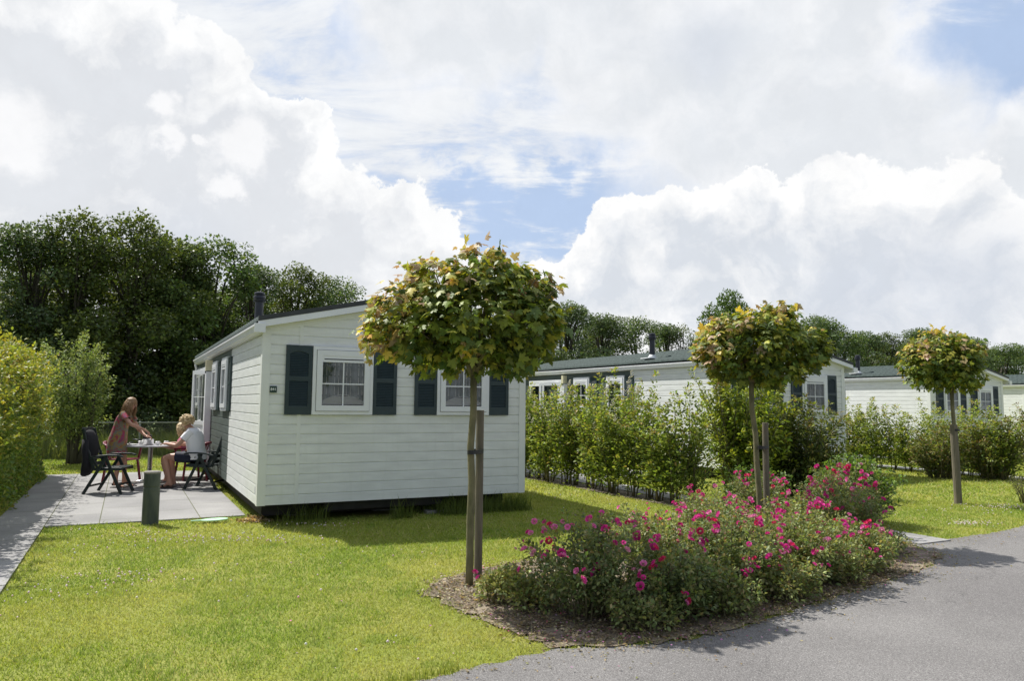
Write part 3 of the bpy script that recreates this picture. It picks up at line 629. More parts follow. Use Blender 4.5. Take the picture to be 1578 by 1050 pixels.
# ------------------------------------------------------------------ clipped maples with stakes
ML = maple_leaf()
def tube_path(p0, p1, n=6, wob=.01, r=rng):
    p0, p1 = np.array(p0), np.array(p1); t = np.linspace(0, 1, n)[:, None]; q = p0 + (p1 - p0) * t; q[1:-1] += r.normal(0, wob, (n - 2, 3)); return [tuple(x) for x in q]
def maple(loc, top, bl, n, seed, label, size=.078, trunk_r=(.036, .03)):
    r = np.random.default_rng(seed)
    t = thing('maple_tree', label, 'tree', (*loc, 0), 0, 'clipped maples along the road')
    mb = MB(); tp = tube_path((0, 0, -.05), (*top[:2], top[2]), 7, .008, r); mb.tube(tp, list(np.linspace(trunk_r[0], trunk_r[1], 7)), 10); mb.build('trunk', M_bark, t, True)
    mb = MB(); ends = []
    for b in bl:
        for k in range(3):
            d = rdir(1, r)[0] * .75; e = np.array(b[:3]) + d * np.array(b[3:6]); c = np.array(top) + np.array([0, 0, .12])
            mid = (c + e) / 2 + np.array([0, 0, -.04]); mb.tube([(*top[:2], top[2] - .05), tuple(c * .8 + mid * .2), tuple(mid), tuple(e)], [.018, .013, .009, .004], 5); ends.append(e)
    mb.build('branches', M_bark, t, True)
    cen = np.mean([b[:3] for b in bl], 0)
    # leaf tufts around twig ends on the blob surfaces
    nt = n // 7; tp_, td = blob_points(bl, nt, r, .42, 1.05)
    sel = r.choice(nt, 26, replace=False); tp_[sel] += td[sel] * r.uniform(.02, .085, (26, 1)) * np.array([1, 1, .9])
    P = np.repeat(tp_, 7, 0) + r.normal(0, .042, (nt * 7, 3)); out = nrm(P - cen); d7 = np.repeat(td, 7, 0)
    m_ = len(P)
    N = nrm(d7 * .55 + np.array([0, 0, .75]) + r.normal(0, .38, (m_, 3)))
    Tt = nrm(out * np.array([.8, .8, .2]) + np.array([0, 0, -.45]) + r.normal(0, .42, (m_, 3)))
    S = size * r.uniform(.5, 1.35, m_)
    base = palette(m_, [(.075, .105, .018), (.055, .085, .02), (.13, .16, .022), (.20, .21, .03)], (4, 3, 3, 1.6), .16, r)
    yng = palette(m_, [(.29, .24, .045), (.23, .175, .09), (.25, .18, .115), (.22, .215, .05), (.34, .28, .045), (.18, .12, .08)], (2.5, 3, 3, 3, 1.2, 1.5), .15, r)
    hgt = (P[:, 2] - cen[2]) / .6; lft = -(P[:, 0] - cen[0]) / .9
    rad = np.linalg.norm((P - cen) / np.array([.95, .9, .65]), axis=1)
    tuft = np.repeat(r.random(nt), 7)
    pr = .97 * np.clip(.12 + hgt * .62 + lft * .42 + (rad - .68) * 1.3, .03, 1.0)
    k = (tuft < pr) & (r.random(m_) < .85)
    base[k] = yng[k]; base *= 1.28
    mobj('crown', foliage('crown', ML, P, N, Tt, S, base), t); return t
def stake(loc, h, rad, label, tiez=None, lean=(0, 0), trunk=None):
    t = thing('tree_stake', label, 'stake', (*loc, 0), 0, 'stakes beside the clipped maples')
    mb = MB(); mb.tube([(0, 0, -.05), (lean[0] * .5, lean[1] * .5, h * .5), (lean[0], lean[1], h)], [rad * 1.03, rad, rad * .98], 14); mb.build('post', M_stake, t, False, bevel=.004)
    if tiez:
        mb = MB(); cx, cy = (trunk[0] - loc[0]) / 2, (trunk[1] - loc[1]) / 2; ax = math.hypot(cx, cy) + rad + .012; an = math.atan2(cy, cx)
        for dz in (0,):
            P_ = []
            for i in range(25):
                a = 2 * PI * i / 24; ex, ey = math.cos(a) * ax, math.sin(a) * (rad + .012)
                P_.append((cx + ex * math.cos(an) - ey * math.sin(an), cy + ex * math.sin(an) + ey * math.cos(an), tiez + dz))
            for p, q in zip(P_[:-1], P_[1:]): mb.bar(p, q, .006, .035)
        mb.build('tie', M_rubber, t)
    return t
T1 = [(0, .0, 2.38, .58, .6, .42), (-.5, -.1, 2.36, .42, .45, .36), (-.36, .1, 2.72, .34, .4, .22), (.1, 0, 2.78, .38, .45, .22), (.45, .1, 2.66, .33, .4, .24), (.5, -.1, 2.28, .33, .4, .36),
      (-.76, .0, 2.17, .26, .35, .2), (0, -.2, 2.05, .32, .4, .2), (.36, .1, 2.0, .24, .3, .16), (-.34, 0, 2.05, .26, .35, .15), (.70, .0, 2.42, .17, .2, .15), (.74, -.1, 2.66, .09, .1, .08), (-.86, .0, 2.28, .10, .15, .1), (-.46, .1, 2.82, .13, .14, .10), (.22, 0, 2.97, .11, .12, .08), (-.75, .1, 2.5, .18, .2, .12)]
maple((-.352, 6.62), (.012, 0, 1.85), [(b[0] * .95, b[1] * .95, 2.4 + (b[2] - 2.4) * .95) + tuple(q * .96 for q in b[3:]) for b in T1], 6000, 11, 'tallest clipped maple with bronze and yellow leaves, in front of home 841')
stake((-.285, 6.82), 1.54, .037, 'weathered round stake beside the nearest maple on the left edge of the rose bed', 1.17, (.0, 0), (-.35, 6.62))
T2 = [(.05, 0, 2.35, .5, .5, .36), (-.5, 0, 2.3, .3, .4, .26), (-.3, .1, 2.55, .33, .4, .2), (.15, 0, 2.65, .36, .4, .2), (.55, 0, 2.32, .28, .35, .28), (.35, .1, 2.78, .13, .15, .15), (-.35, -.1, 2.08, .25, .3, .16), (.2, -.1, 2.02, .3, .35, .16), (.7, .0, 2.3, .17, .2, .15), (-.62, 0, 2.3, .18, .2, .14)]
maple((3.07, 9.17), (-.10, 0, 1.9), T2, 5000, 12, 'middle clipped maple rising out of the rose bushes')
stake((3.17, 9.28), 1.40, .038, 'round stake tied to the middle maple among the roses', 1.1, (.0, 0), (3.06, 9.15))
T3 = [(0, 0, 2.42, .52, .5, .40), (-.35, 0, 2.4, .35, .4, .30), (.05, .1, 2.75, .33, .4, .22), (.4, 0, 2.5, .25, .3, .3), (-.25, 0, 2.1, .32, .35, .2), (.25, -.1, 2.08, .32, .35, .18), (-.5, 0, 2.62, .14, .2, .13)]
T3 = [(b[0] - .16,) + b[1:] for b in T3]
maple((7.60, 12.72), (-.04, 0, 1.95), T3, 4600, 13, 'smallest clipped maple on the right-hand lawn')
stake((7.50, 12.56), 1.33, .06, 'thick round stake in front of the maple on the right-hand lawn', 1.24, (-.03, 0), (7.57, 12.72))

# ------------------------------------------------------------------ woodland behind
SL = simple_leaf(.36); OL = oval_leaf(.27)
def wood_tree_meshes(seed, h=8., n=15000, cols=None, wts=None, rad=2.2, size=.13, nb=46, open_=.0, z0=.9):
    r = np.random.default_rng(seed); bl = []
    for i in range(nb):
        z = z0 + (h - z0 - .5) * r.random() ** .85; t = (z - z0) / (h - z0); env = rad * (math.sin(PI * min(1, .18 + t * .80)) ** .6) * (1 - .25 * t)
        a = r.random() * 2 * PI; q = env * r.random() ** .45; s = r.uniform(.45, .95) * (1.05 - .45 * t)
        bl.append((q * math.cos(a), q * math.sin(a), z, s, s, s * .75))
    bl.append((0, 0, h - .7, .6, .6, .6))
    P, d = blob_points(bl, n, r, .35, 1.08); N = nrm(d * .6 + np.array([0, 0, .5]) + r.normal(0, .55, (n, 3))); Tt = nrm(d * .6 + r.normal(0, .6, (n, 3)) + np.array([.25, 0, -.1]))
    S = size * r.uniform(.6, 1.3, n)
    C = palette(n, cols or [(.05, .08, .024), (.065, .10, .03), (.10, .14, .04), (.04, .065, .025)], wts or (3, 3, 2, 2), .2, r)
    crown = foliage('crown', SL, P, N, Tt, S, C)
    mb = MB(); mb.tube(tube_path((0, 0, -.1), (r.normal(0, .2), r.normal(0, .2), h * .7), 7, .06, r), list(np.linspace(.16, .05, 7)), 8)
    for b in bl[:26]:
        z = b[2] * r.uniform(.35, .7); mb.tube([(0, 0, z), (b[0] * .5, b[1] * .5, z + (b[2] - z) * .65), b[:3]], [.055, .035, .015], 5)
    return crown, mb.mesh('trunk', M_bark2, True)
WT = [wood_tree_meshes(100 + i, 8., 24000, nb=(34, 42, 52, 60)[i], size=(.115, .10, .105, .10)[i], rad=(2.3, 2.0, 2.3, 2.1)[i], cols=[[(.055, .085, .026), (.075, .11, .032), (.12, .16, .045), (.045, .07, .026)], [(.07, .11, .045), (.09, .13, .06), (.05, .075, .03)], [(.06, .085, .02), (.08, .11, .022), (.045, .065, .02)], [(.05, .085, .035), (.075, .12, .035), (.12, .16, .05)]][i], wts=[(3, 3, 2, 2), (3, 2, 3), (3, 3, 2), (3, 3, 1.5)][i]) for i in range(4)]
WT.append(wood_tree_meshes(110, 8., 6500, [(.13, .16, .09), (.09, .12, .06)], (1, 1), 1.9, .12, 40))                # 4 pale, thin
WT.append(wood_tree_meshes(111, 8., 17000, [(.07, .12, .02), (.05, .09, .02)], (1, 1), 2.3, .13, 40))              # 5 dense, brighter
WT.append(wood_tree_meshes(112, 8., 15000, [(.06, .10, .03), (.085, .13, .035)], (1, 1), 2.2, .13, 44))
def wtree(x, y, h, k, rz, label, wide=1.0, group=None):
    t = thing('broadleaf_tree', label, 'tree', (x, y, 0), rz, group or 'trees of the woodland belt')
    s = h / 8.0; t.scale = (s * wide, s * wide, s)
    mobj('crown', WT[k][0], t); mobj('trunk', WT[k][1], t); return t
row = [(-20.5, 20.5, 7.4), (-18.6, 21.6, 7.2), (-16.7, 22.4, 7.0), (-15.7, 23.9, 7.5), (-14.6, 24.5, 8.1), (-13.1, 25.4, 8.3), (-12.4, 26.8, 7.6), (-11.4, 27.8, 8.0), (-10.3, 29.1, 7.2), (-9.2, 31.2, 7.6), (-7.5, 32.2, 7.2), (-6.4, 34.5, 6.4), (-4.8, 37.0, 6.3), (-2.4, 39.4, 7.0), (0.4, 40.8, 7.2), (3.2, 42.7, 7.7), (5.7, 45.8, 7.4), (8.1, 47.1, 7.4), (15.4, 47.3, 7.9), (18.0, 50.0, 7.6), (21.2, 51.8, 8.2), (23.4, 53.0, 7.8), (26.3, 55.0, 7.4), (29.7, 58.3, 7.7), (34.5, 61.9, 8.5), (38.1, 65.4, 7.8), (42.0, 67.5, 8.3), (46.4, 69.8, 7.9), (52.4, 74.5, 8.2), (60.2, 79.7, 8.7)]
rw = np.random.default_rng(5)
LFT = 'tall dark tree in the front row of the woodland left of the nearest home'; RGT = 'distant dark tree in the row behind the second and third homes'
for i, (x, y, h) in enumerate(row):
    wtree(x, y, h, [0, 1, 2, 3, 6][int(rw.integers(0, 5))], rw.random() * 6, LFT if i < 14 else RGT, 1.12 if i < 12 else 1.4, 'front trees of the left woodland' if i < 14 else 'front trees of the right woodland')
wtree(11.6, 50.2, 7.3, 4, 1.0, 'pale thin-leaved tree letting the sky through, behind the second home')
wtree(12.9, 44.0, 8.7, 5, 2.0, 'dense bright green tree standing above the belt behind the middle maple', .82)
for i in range(len(row) - 1):        # second rank
    (x0, y0, h0), (x1, y1, h1) = row[i], row[i + 1]
    wtree((x0 + x1) / 2 - 1.2 + rw.normal(0, .3), (y0 + y1) / 2 + 3.2, min(h0, h1) * (.93 if i < 12 else .99), int(rw.integers(0, 4)), rw.random() * 6, 'rear tree only glimpsed between the crowns of the woodland front row', 1.25 if i < 12 else 1.5, 'rear trees of the woodland')
def ribbon_foliage(pts, n, depth, h, size, cols, wts, seed, lump=1.2):
    """leaf mass along a plan polyline"""
    r = np.random.default_rng(seed); pts = np.array(pts, float); seg = np.linalg.norm(np.diff(pts, axis=0), axis=1); cum = np.r_[0, np.cumsum(seg)]
    nb = int(cum[-1] * 1.6); s = r.random(nb) * cum[-1]; ix = np.clip(np.searchsorted(cum, s) - 1, 0, len(seg) - 1); f = (s - cum[ix]) / seg[ix]
    q = pts[ix] + (pts[ix + 1] - pts[ix]) * f[:, None]; z = h * r.random(nb) ** .9
    bl = np.c_[q + r.normal(0, depth, (nb, 2)), z, np.full(nb, lump) * r.uniform(.6, 1.1, nb), np.full(nb, lump) * r.uniform(.6, 1.1, nb), lump * .6 * r.uniform(.6, 1.1, nb)]
    P, d = blob_points(bl, n, r, .4, 1.05); P[:, 2] = np.abs(P[:, 2]); N = nrm(d * .6 + np.array([0, 0, .5]) + r.normal(0, .5, (n, 3))); Tt = rdir(n, r) + np.array([0, 0, -.2])
    return foliage('m', SL, P, N, Tt, size * r.uniform(.6, 1.3, n), palette(n, cols, wts, .2, r))
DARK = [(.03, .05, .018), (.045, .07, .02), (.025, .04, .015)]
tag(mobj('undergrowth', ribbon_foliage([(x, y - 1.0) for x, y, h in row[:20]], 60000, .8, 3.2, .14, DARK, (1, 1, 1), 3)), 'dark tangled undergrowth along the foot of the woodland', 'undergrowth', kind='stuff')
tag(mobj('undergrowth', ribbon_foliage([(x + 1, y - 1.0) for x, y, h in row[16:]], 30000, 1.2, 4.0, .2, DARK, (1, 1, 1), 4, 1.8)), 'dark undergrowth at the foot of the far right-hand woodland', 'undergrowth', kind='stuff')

# ------------------------------------------------------------------ shrubs grown as shoots
def bez(p0, p1, p2, t):
    t = t[:, None]; return (1 - t) ** 2 * p0 + 2 * (1 - t) * t * p1 + t * t * p2
def bezd(p0, p1, p2, t):
    t = t[:, None]; return 2 * (1 - t) * (p1 - p0) + 2 * t * (p2 - p1)
def shoots(n, br, hh, spread, seed, lean=(0, 0), per=60, t0=.25, scat=.05, hmin=.55, squash=1.0):
    r = np.random.default_rng(seed); cur = []; P = []; D = []; O = []; K = []
    for i in range(n):
        a = r.random() * 2 * PI; q = math.sqrt(r.random()); p0 = np.array([math.cos(a) * br * r.random(), math.sin(a) * br * r.random() * squash, 0])
        hz = spread * q; z = hh * (hmin + (1 - hmin) * r.random()) * math.sqrt(max(.08, 1 - .55 * q * q))
        p2 = np.array([math.cos(a) * hz + lean[0] * r.uniform(.3, 1), math.sin(a) * hz * squash + lean[1] * r.uniform(.3, 1), z]); p1 = p0 * .4 + p2 * .6; p1[:2] *= .7; p1[2] = z * .78
        cur.append((p0, p1, p2)); m_ = max(6, int(per * z / hh)); t = t0 + (1 - t0) * r.random(m_) ** .8
        c = bez(p0, p1, p2, t); d = nrm(bezd(p0, p1, p2, t)); o = rdir(m_, r); o = nrm(o - (o * d).sum(1, keepdims=True) * d)
        P.append(c + o * scat * (1.15 - t[:, None]) * r.random((m_, 1)) * 2); D.append(d); O.append(o); K.append(t)
    return cur, np.concatenate(P), np.concatenate(D), np.concatenate(O), np.concatenate(K), r
def shrub_meshes(tm, size, cols, wts, tipcols=None, tipfrom=.8, stem_r=.012, nstem=60, **k):
    cur, P, D, O, K, r = shoots(**k); n = len(P)
    C = palette(n, cols, wts, .2, r)
    if tipcols is not None:
        s = (K > tipfrom) & (r.random(n) < .75); C[s] = palette(int(s.sum()), tipcols, [1] * len(tipcols), .15, r)
    N = nrm(O * .35 + np.array([0, 0, .8]) + r.normal(0, .35, (n, 3))); Tt = D * .55 + O * .8 + r.normal(0, .2, (n, 3))
    fo = foliage('foliage', tm, P, N, Tt, size * r.uniform(.6, 1.2, n) * (1.1 - .25 * K), C)
    mb = MB()
    for p0, p1, p2 in cur[:nstem]:
        c = bez(p0, p1, p2, np.linspace(0, .9, 5)); mb.tube([tuple(q) for q in c], [stem_r, stem_r * .9, stem_r * .7, stem_r * .5, stem_r * .25], 5)
    return fo, mb.mesh('stems', M_bark, True), cur
PRIV = [(.165, .215, .04), (.11, .16, .033), (.23, .275, .055), (.06, .09, .026)]
def hedge_plant_meshes(seed, hh=2.0):
    fo, st, cur = shrub_meshes(OL, .066, PRIV, (4, 4, 3, 2), [(.22, .25, .05), (.26, .22, .08), (.20, .27, .04)], .86, .012, 6, n=(44, 36, 50, 40, 46)[seed % 5], br=.12, hh=hh * (1, .92, 1.04, .97, 1.02)[seed % 5], spread=(.44, .38, .48, .42, .46)[seed % 5], seed=seed, per=125, t0=.10, scat=.125, hmin=.34)
    return fo, st
HP = [hedge_plant_meshes(200 + i, 2.0) for i in range(5)]
r_ = np.random.default_rng(31)
def panicle_mesh():
    r = np.random.default_rng(9); mb = MB()
    for j in range(18):
        q = rdir(1, r)[0] * np.array([.03, .03, .06]); s = .008; mb.tube([tuple(q + np.array([0, 0, -s])), tuple(q), tuple(q + np.array([0, 0, s]))], [.003, .009, .003], 5)
    mb.tube([(0, 0, -.08), (0, 0, .05)], .003, 4); return mb.mesh('flower_head', M_cream, True)
def panicles(parent, hh, seed):      # small cream flower heads
    r = np.random.default_rng(seed)
    for i in range(9):
        a = r.random() * 2 * PI; o = mobj('flower_head', ME_PAN, parent); o.location = (.36 * math.cos(a), .36 * math.sin(a), r.uniform(.55, .98) * hh); o.rotation_euler = (r.normal(0, .4), r.normal(0, .4), 0)
M_cream = mat('cream_flower', (.62, .58, .44), .8)
ME_PAN = panicle_mesh()
def hedge_plant(x, y, k, rz, s, label, group, fl=None):
    t = thing('hedge_plant', label, 'shrub', (x, y, 0), rz, group); t.scale = s
    mobj('foliage', HP[k][0], t); mobj('stems', HP[k][1], t)
    if fl is not None: panicles(t, 2.0, fl)
i = 0
for v in np.linspace(-.45, 8.4, 25) + r_.normal(0, .06, 25):
    x, y = H(6.47 + r_.normal(0, .05) - .028 * v, v); s = r_.uniform(.95, 1.12) * (1.03 + .010 * v)
    hedge_plant(x, y, int(r_.integers(0, 5)), r_.random() * 6, (1.05 * r_.uniform(.85, 1.2), 1.05 * r_.uniform(.85, 1.2), s), 'privet plant in the hedge between the first two homes, bare stems at its foot', 'privet plants between the first and second home', 300 + i if r_.random() < .6 else None); i += 1
x, y = H(6.72, -.55); hedge_plant(x, y, 1, 1.0, (.95, .95, 1.16), 'tallest privet plant, with long upright shoots, at the road end of the stemmed hedge', None)
for v in np.arange(-.3, 9, .47):
    x, y = H(16.1 + r_.normal(0, .05), v); s = r_.uniform(.88, 1.0)
    hedge_plant(x, y, int(r_.integers(0, 5)), r_.random() * 6, (1.1, 1.1, s * 1.0), 'privet plant in the hedge between the second and third home', 'privet plants between the second and third home')
# big arching shrubs before the second home
LANC = oval_leaf(.2, .2)
def bush(name, loc, label, cat, tm, size, cols, wts, sc=(1, 1, 1), parent_group=None, **k):
    fo, st, cur = shrub_meshes(tm, size, cols, wts, **k); t = thing(name, label, cat, (*loc, 0), 0, parent_group); t.scale = sc
    mobj('foliage', fo, t); mobj('stems', st, t); return t, cur
bush('forsythia_bush', (4.25, 13.3), 'tall bright green bush with long shoots leaning left, in front of the second home', 'bush', LANC, .10, [(.15, .21, .03), (.21, .26, .035), (.08, .12, .025)], (4, 3, 3), tipcols=[(.24, .27, .03), (.20, .26, .03)], tipfrom=.84,
     n=230, br=.35, hh=2.35, spread=.92, seed=41, lean=(-.15, 0), per=100, t0=.05, scat=.10, hmin=.35)
bush('forsythia_bush', (3.85, 13.1), 'few long arching shoots reaching left from the bright green bush', 'bush', LANC, .09, [(.12, .16, .022), (.17, .2, .03)], (1, 1), n=16, br=.15, hh=2.75, spread=.35, seed=47, lean=(-.6, 0), per=85, t0=.1, scat=.06, hmin=.8)
bush('evergreen_bush', (5.22, 13.6), 'broad dark olive bush beside the right corner of the second home', 'bush', LANC, .095, [(.06, .085, .022), (.085, .11, .028), (.04, .06, .016), (.12, .12, .03)], (4, 3, 3, 1.5), n=220, br=.4, hh=1.9, spread=1.0, seed=42, lean=(.1, 0), per=100, t0=.03, scat=.11, hmin=.3,
     tipcols=[(.16, .19, .03), (.14, .12, .04)], tipfrom=.9)
bush('laurel_bush', (4.72, 10.35), 'low round bush with broad glossy leaves behind the roses', 'bush', OL, .075, [(.09, .15, .03), (.06, .10, .022), (.14, .2, .035)], (4, 3, 2), n=150, br=.3, hh=.98, spread=.66, seed=43, per=48, t0=.1, scat=.09, hmin=.45)
bush('laurel_bush', (3.75, 11.5), 'low leafy bush between the roses and the tall bright green bush', 'bush', OL, .07, [(.09, .14, .03), (.05, .09, .022)], (4, 3), n=100, br=.3, hh=.75, spread=.6, seed=44, per=40, t0=.05, scat=.09, hmin=.45)
# right-hand shrubs before the third home
for q, (x, y, hh, sp, lb) in enumerate(((9.9, 17.2, 1.35, .7, 'low loose green shrub left of the third maple stake'), (11.0, 17.0, 1.6, .75, 'reddish green shrub right behind the third maple stake'), (12.1, 16.9, 2.1, .8, 'tall brownish green shrub in front of the third home'), (12.9, 16.3, 1.95, .8, 'bushy green shrub cut by the right edge of the view'), (13.6, 17.6, 2.2, .9, 'rear green shrub beside the third home')) ):
    bush('garden_shrub', (x, y), lb, 'shrub', LANC, .085, [(.08, .11, .025), (.12, .14, .03), (.13, .10, .03), (.05, .07, .02)], (4, 3, 1.5, 2), n=90, br=.3, hh=hh, spread=sp, seed=50 + q, per=80, t0=.03, scat=.11, hmin=.4, tipcols=[(.17, .19, .04), (.16, .12, .05)], tipfrom=.85)
bush('twiggy_shrub', (8.75, 12.75), 'small sparse twiggy shrub on the right-hand lawn edge', 'shrub', SL, .035, [(.08, .09, .03)], (1,), n=60, br=.12, hh=.62, spread=.3, seed=58, per=14, t0=.3, scat=.04, hmin=.6, stem_r=.005)
# left hedge along the path
def hedge_block(u0, u1, v0, v1, hh, n, seed):
    r = np.random.default_rng(seed); u = u1 + (u0 - u1) * np.minimum(r.random(n) ** 2.2, 1); v = r.uniform(v0, v1, n); z = hh * r.random(n) ** .8
    top = r.random(n) < .16; z[top] = hh - np.abs(r.normal(0, .10, top.sum())); u[top] = r.uniform(u0, u1, top.sum())
    bump = (vnoise(v, z, 1.4, 3) - .5) * .6 + (vnoise(v, z, 5, 4) - .5) * .16; tb = (vnoise(v, u, 1.3, 7) - .5) * .6
    u = u + bump * (1 - (u1 - u) / (u1 - u0)); u = u - .28 * (z / hh) ** 4 * (u - u0) / (u1 - u0); z = z + tb * (z / hh) ** 2; z = np.maximum(z, .02)
    ga = r.random(n) < np.clip(1.2 - vnoise(v, z, 7, 9) * .9, .25, 1); u, v, z = u[ga], v[ga], z[ga]; n = len(u)
    P = np.c_[P1[0] + u * B_[0] + v * A_[0], P1[1] + u * B_[1] + v * A_[1], z]
    out = np.array([B_[0], B_[1], .55]); N = nrm(out + r.normal(0, .55, (n, 3))); Tt = rdir(n, r) + np.array([B_[0] * .5, B_[1] * .5, .1])
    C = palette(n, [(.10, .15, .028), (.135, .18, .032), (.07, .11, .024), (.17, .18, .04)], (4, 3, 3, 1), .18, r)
    k = (z > hh * .72) & (r.random(n) < .35); C[k] = palette(int(k.sum()), [(.26, .24, .04), (.28, .17, .07)], (4, 1), .15, r)  # upper leaves yellower: sunlight on the hedge top put into their colour
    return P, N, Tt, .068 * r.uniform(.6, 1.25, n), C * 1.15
t = thing('hedge', 'tall clipped yellow-green hedge along the paved path at the left edge', 'hedge', (0, 0, 0))
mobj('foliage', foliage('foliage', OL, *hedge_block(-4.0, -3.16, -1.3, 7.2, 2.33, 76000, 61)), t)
def twigs(n, seed, v0, v1, hh):
    r = np.random.default_rng(seed); P = []; Tt = []
    for i in range(n):
        v = r.uniform(v0, v1); topq = r.random() < .55
        u, z = (r.uniform(-3.9, -3.1), hh - .05) if topq else (-3.1, r.uniform(.8, hh))
        x, y = H(u, v); p = np.array([x, y, z]); d = nrm(np.array([[B_[0] * (.2 if topq else .8) + r.normal(0, .35), B_[1] * (.2 if topq else .8) + r.normal(0, .35), 1.0 if topq else .5]]))[0]; ln = r.uniform(.12, .38)
        for k in range(12): P.append(p + d * ln * k / 11 + r.normal(0, .012, 3)); Tt.append(d * .6 + r.normal(0, .7, 3))
    P = np.array(P); Tt = np.array(Tt); n = len(P); return P, nrm(np.array([0, 0, .8]) + r.normal(0, .5, (n, 3))), Tt, .062 * r.uniform(.6, 1.2, n), palette(n, [(.20, .22, .03), (.26, .25, .04), (.15, .19, .03)], (2, 1, 2), .15, r)
mobj('shoots', foliage('shoots', OL, *twigs(560, 64, -1.0, 9.2, 2.33)), t)
mb = MB()
for q in range(26):
    v = -1.1 + q * .32; x, y = H(-3.45 + r_.normal(0, .08), v); mb.tube(tube_path((x, y, -.02), (x + r_.normal(0, .1), y + r_.normal(0, .1), 1.9), 4, .03, r_), [.03, .025, .018, .01], 6)
mb.build('stems', M_bark2, t, True)
t = thing('hedge', 'darker green end of the left hedge beside the loose willowy bush', 'hedge', (0, 0, 0))
P, N, Tt, S, C = hedge_block(-4.1, -3.2, 7.1, 8.9, 2.35, 22000, 62); C[:] = C * np.array([.8, .95, 1.0])
mobj('foliage', foliage('foliage', OL, P, N, Tt, S, C), t)
mb = MB()
for q in range(7):
    v = 7.3 + q * .32; x, y = H(-3.45, v); mb.tube(tube_path((x, y, -.02), (x, y, 1.9), 4, .03, r_), [.03, .025, .018, .01], 6)
mb.build('stems', M_bark2, t, True)
# willowy bush with trunks
t = thing('willow_bush', 'loose grey-green willowy bush with bare trunks at the end of the left hedge', 'bush', (-10.75, 18.4, 0))
fo, st, cur = shrub_meshes(oval_leaf(.17, .1), .085, [(.11, .155, .055), (.16, .205, .07), (.07, .10, .038)], (3, 3, 2), [(.20, .25, .08)], .85, .01, n=190, br=.12, hh=3.5, spread=1.12, seed=63, lean=(-.35, 0), per=140, t0=.30, scat=.13, hmin=.42)
mobj('foliage', fo, t)
r = np.random.default_rng(63); mb = MB()
for x0, x1 in ((-.12, -.4), (.02, .2), (.1, .5), (0, -.1)): mb.tube(tube_path((x0, 0, -.05), (x1, .05, 2.3), 6, .03, r), [.085, .075, .06, .05, .035, .02], 8)
mb.build('trunk', M_bark2, t, True)

# ------------------------------------------------------------------ roses
def rosette(seed):
    r = np.random.default_rng(seed); V = []; F = []
    for ring, (rad, z, tilt, m_) in enumerate(((.95, .0, .35, 7), (.72, .18, .75, 6), (.45, .34, 1.1, 5), (.2, .42, 1.35, 4))):
        for i in range(m_):
            a = 2 * PI * (i + .5 * ring) / m_ + r.normal(0, .12); ca, sa = math.cos(a), math.sin(a); wd = rad * .62; hgt = .75 * rad * math.sin(tilt) + .1
            b = len(V)
            for s, tt in ((0, 0), (-.8, .5), (.8, .5), (-.55, 1), (.55, 1), (0, 1.08)):
                rr = rad * .25 + rad * .75 * tt * math.cos(tilt * .7) + .08; q = s * wd
                V.append((rr * ca - q * sa, rr * sa + q * ca, z + hgt * tt - .12 * abs(s)))
            F += [(b, b + 2, b + 1), (b + 1, b + 2, b + 4), (b + 1, b + 4, b + 3), (b + 3, b + 4, b + 5)]
    return np.array(V), np.array(F)
def rose_mesh(seed, col):
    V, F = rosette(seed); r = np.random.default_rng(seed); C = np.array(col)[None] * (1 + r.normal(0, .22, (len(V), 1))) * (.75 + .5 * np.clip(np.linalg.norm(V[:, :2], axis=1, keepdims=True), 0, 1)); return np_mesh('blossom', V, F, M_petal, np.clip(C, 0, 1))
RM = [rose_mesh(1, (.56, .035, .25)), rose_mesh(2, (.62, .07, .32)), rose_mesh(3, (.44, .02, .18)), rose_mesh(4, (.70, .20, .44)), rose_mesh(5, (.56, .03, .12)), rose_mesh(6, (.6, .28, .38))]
ROSEG = [(.11, .145, .06), (.08, .11, .042), (.15, .185, .065), (.17, .15, .07)]
def rose(loc, hh, sp, seed, nfl, label, lite=0., fsize=.03, n=70, sq=1.):
    cols = np.array(ROSEG) * (1 + lite); cols[:, 0] *= 1 + .25 * lite  # paler leaves: pale plants, and sunlight on some bushes put into colour
    fo, st, cur = shrub_meshes(OL, .042, [tuple(c) for c in cols], (4, 3, 3, 1), [(.16, .15, .06), (.12, .17, .04)], .9, .006, n=n, br=.22, hh=hh, spread=sp, seed=seed, per=92, t0=.12, scat=.085, hmin=.42, squash=sq)
    t = thing('rose_bush', label, 'rose bush', (*loc, 0), 0, 'rose bushes of the roadside bed'); mobj('foliage', fo, t); mobj('stems', st, t)
    r = np.random.default_rng(seed + 500); k = 0; order = r.permutation(len(cur))
    for i in np.r_[order, order]:
        if k >= nfl: break
        p = cur[i][2]
        if r.random() < .55:      # on the rounded outside of the bush
            a, el = r.random() * 2 * PI, r.uniform(.15, 1.2); p = np.array([sp * .92 * math.cos(a) * math.cos(el), sp * .92 * math.sin(a) * math.cos(el), hh * (.42 + .48 * math.sin(el))])
        for j in range(int(r.integers(1, 5))):
            if k >= nfl: break
            q = p + r.normal(0, .038, 3) + np.array([0, -.015, .02]); s = fsize * r.uniform(.55, 1.15)
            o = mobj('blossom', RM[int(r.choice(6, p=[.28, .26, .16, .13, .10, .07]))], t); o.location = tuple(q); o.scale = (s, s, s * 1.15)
            o.rotation_euler = (r.normal(.75, .35), r.normal(0, .45), r.random() * 6); k += 1
    return t
rose((.60, 5.80), .80, .62, 71, 84, 'nearest rose bush, tallest shoots of dark pink blooms, at the left of the bed', 0, .029, 130)
rose((-.02, 6.2), .30, .30, 72, 4, 'small pale rose plant at the foot of the nearest maple', .7, .022, 34)
rose((.22, 6.0), .26, .30, 86, 3, 'low straggly rose plant between the maple foot and the nearest rose bush', .6, .022, 22)
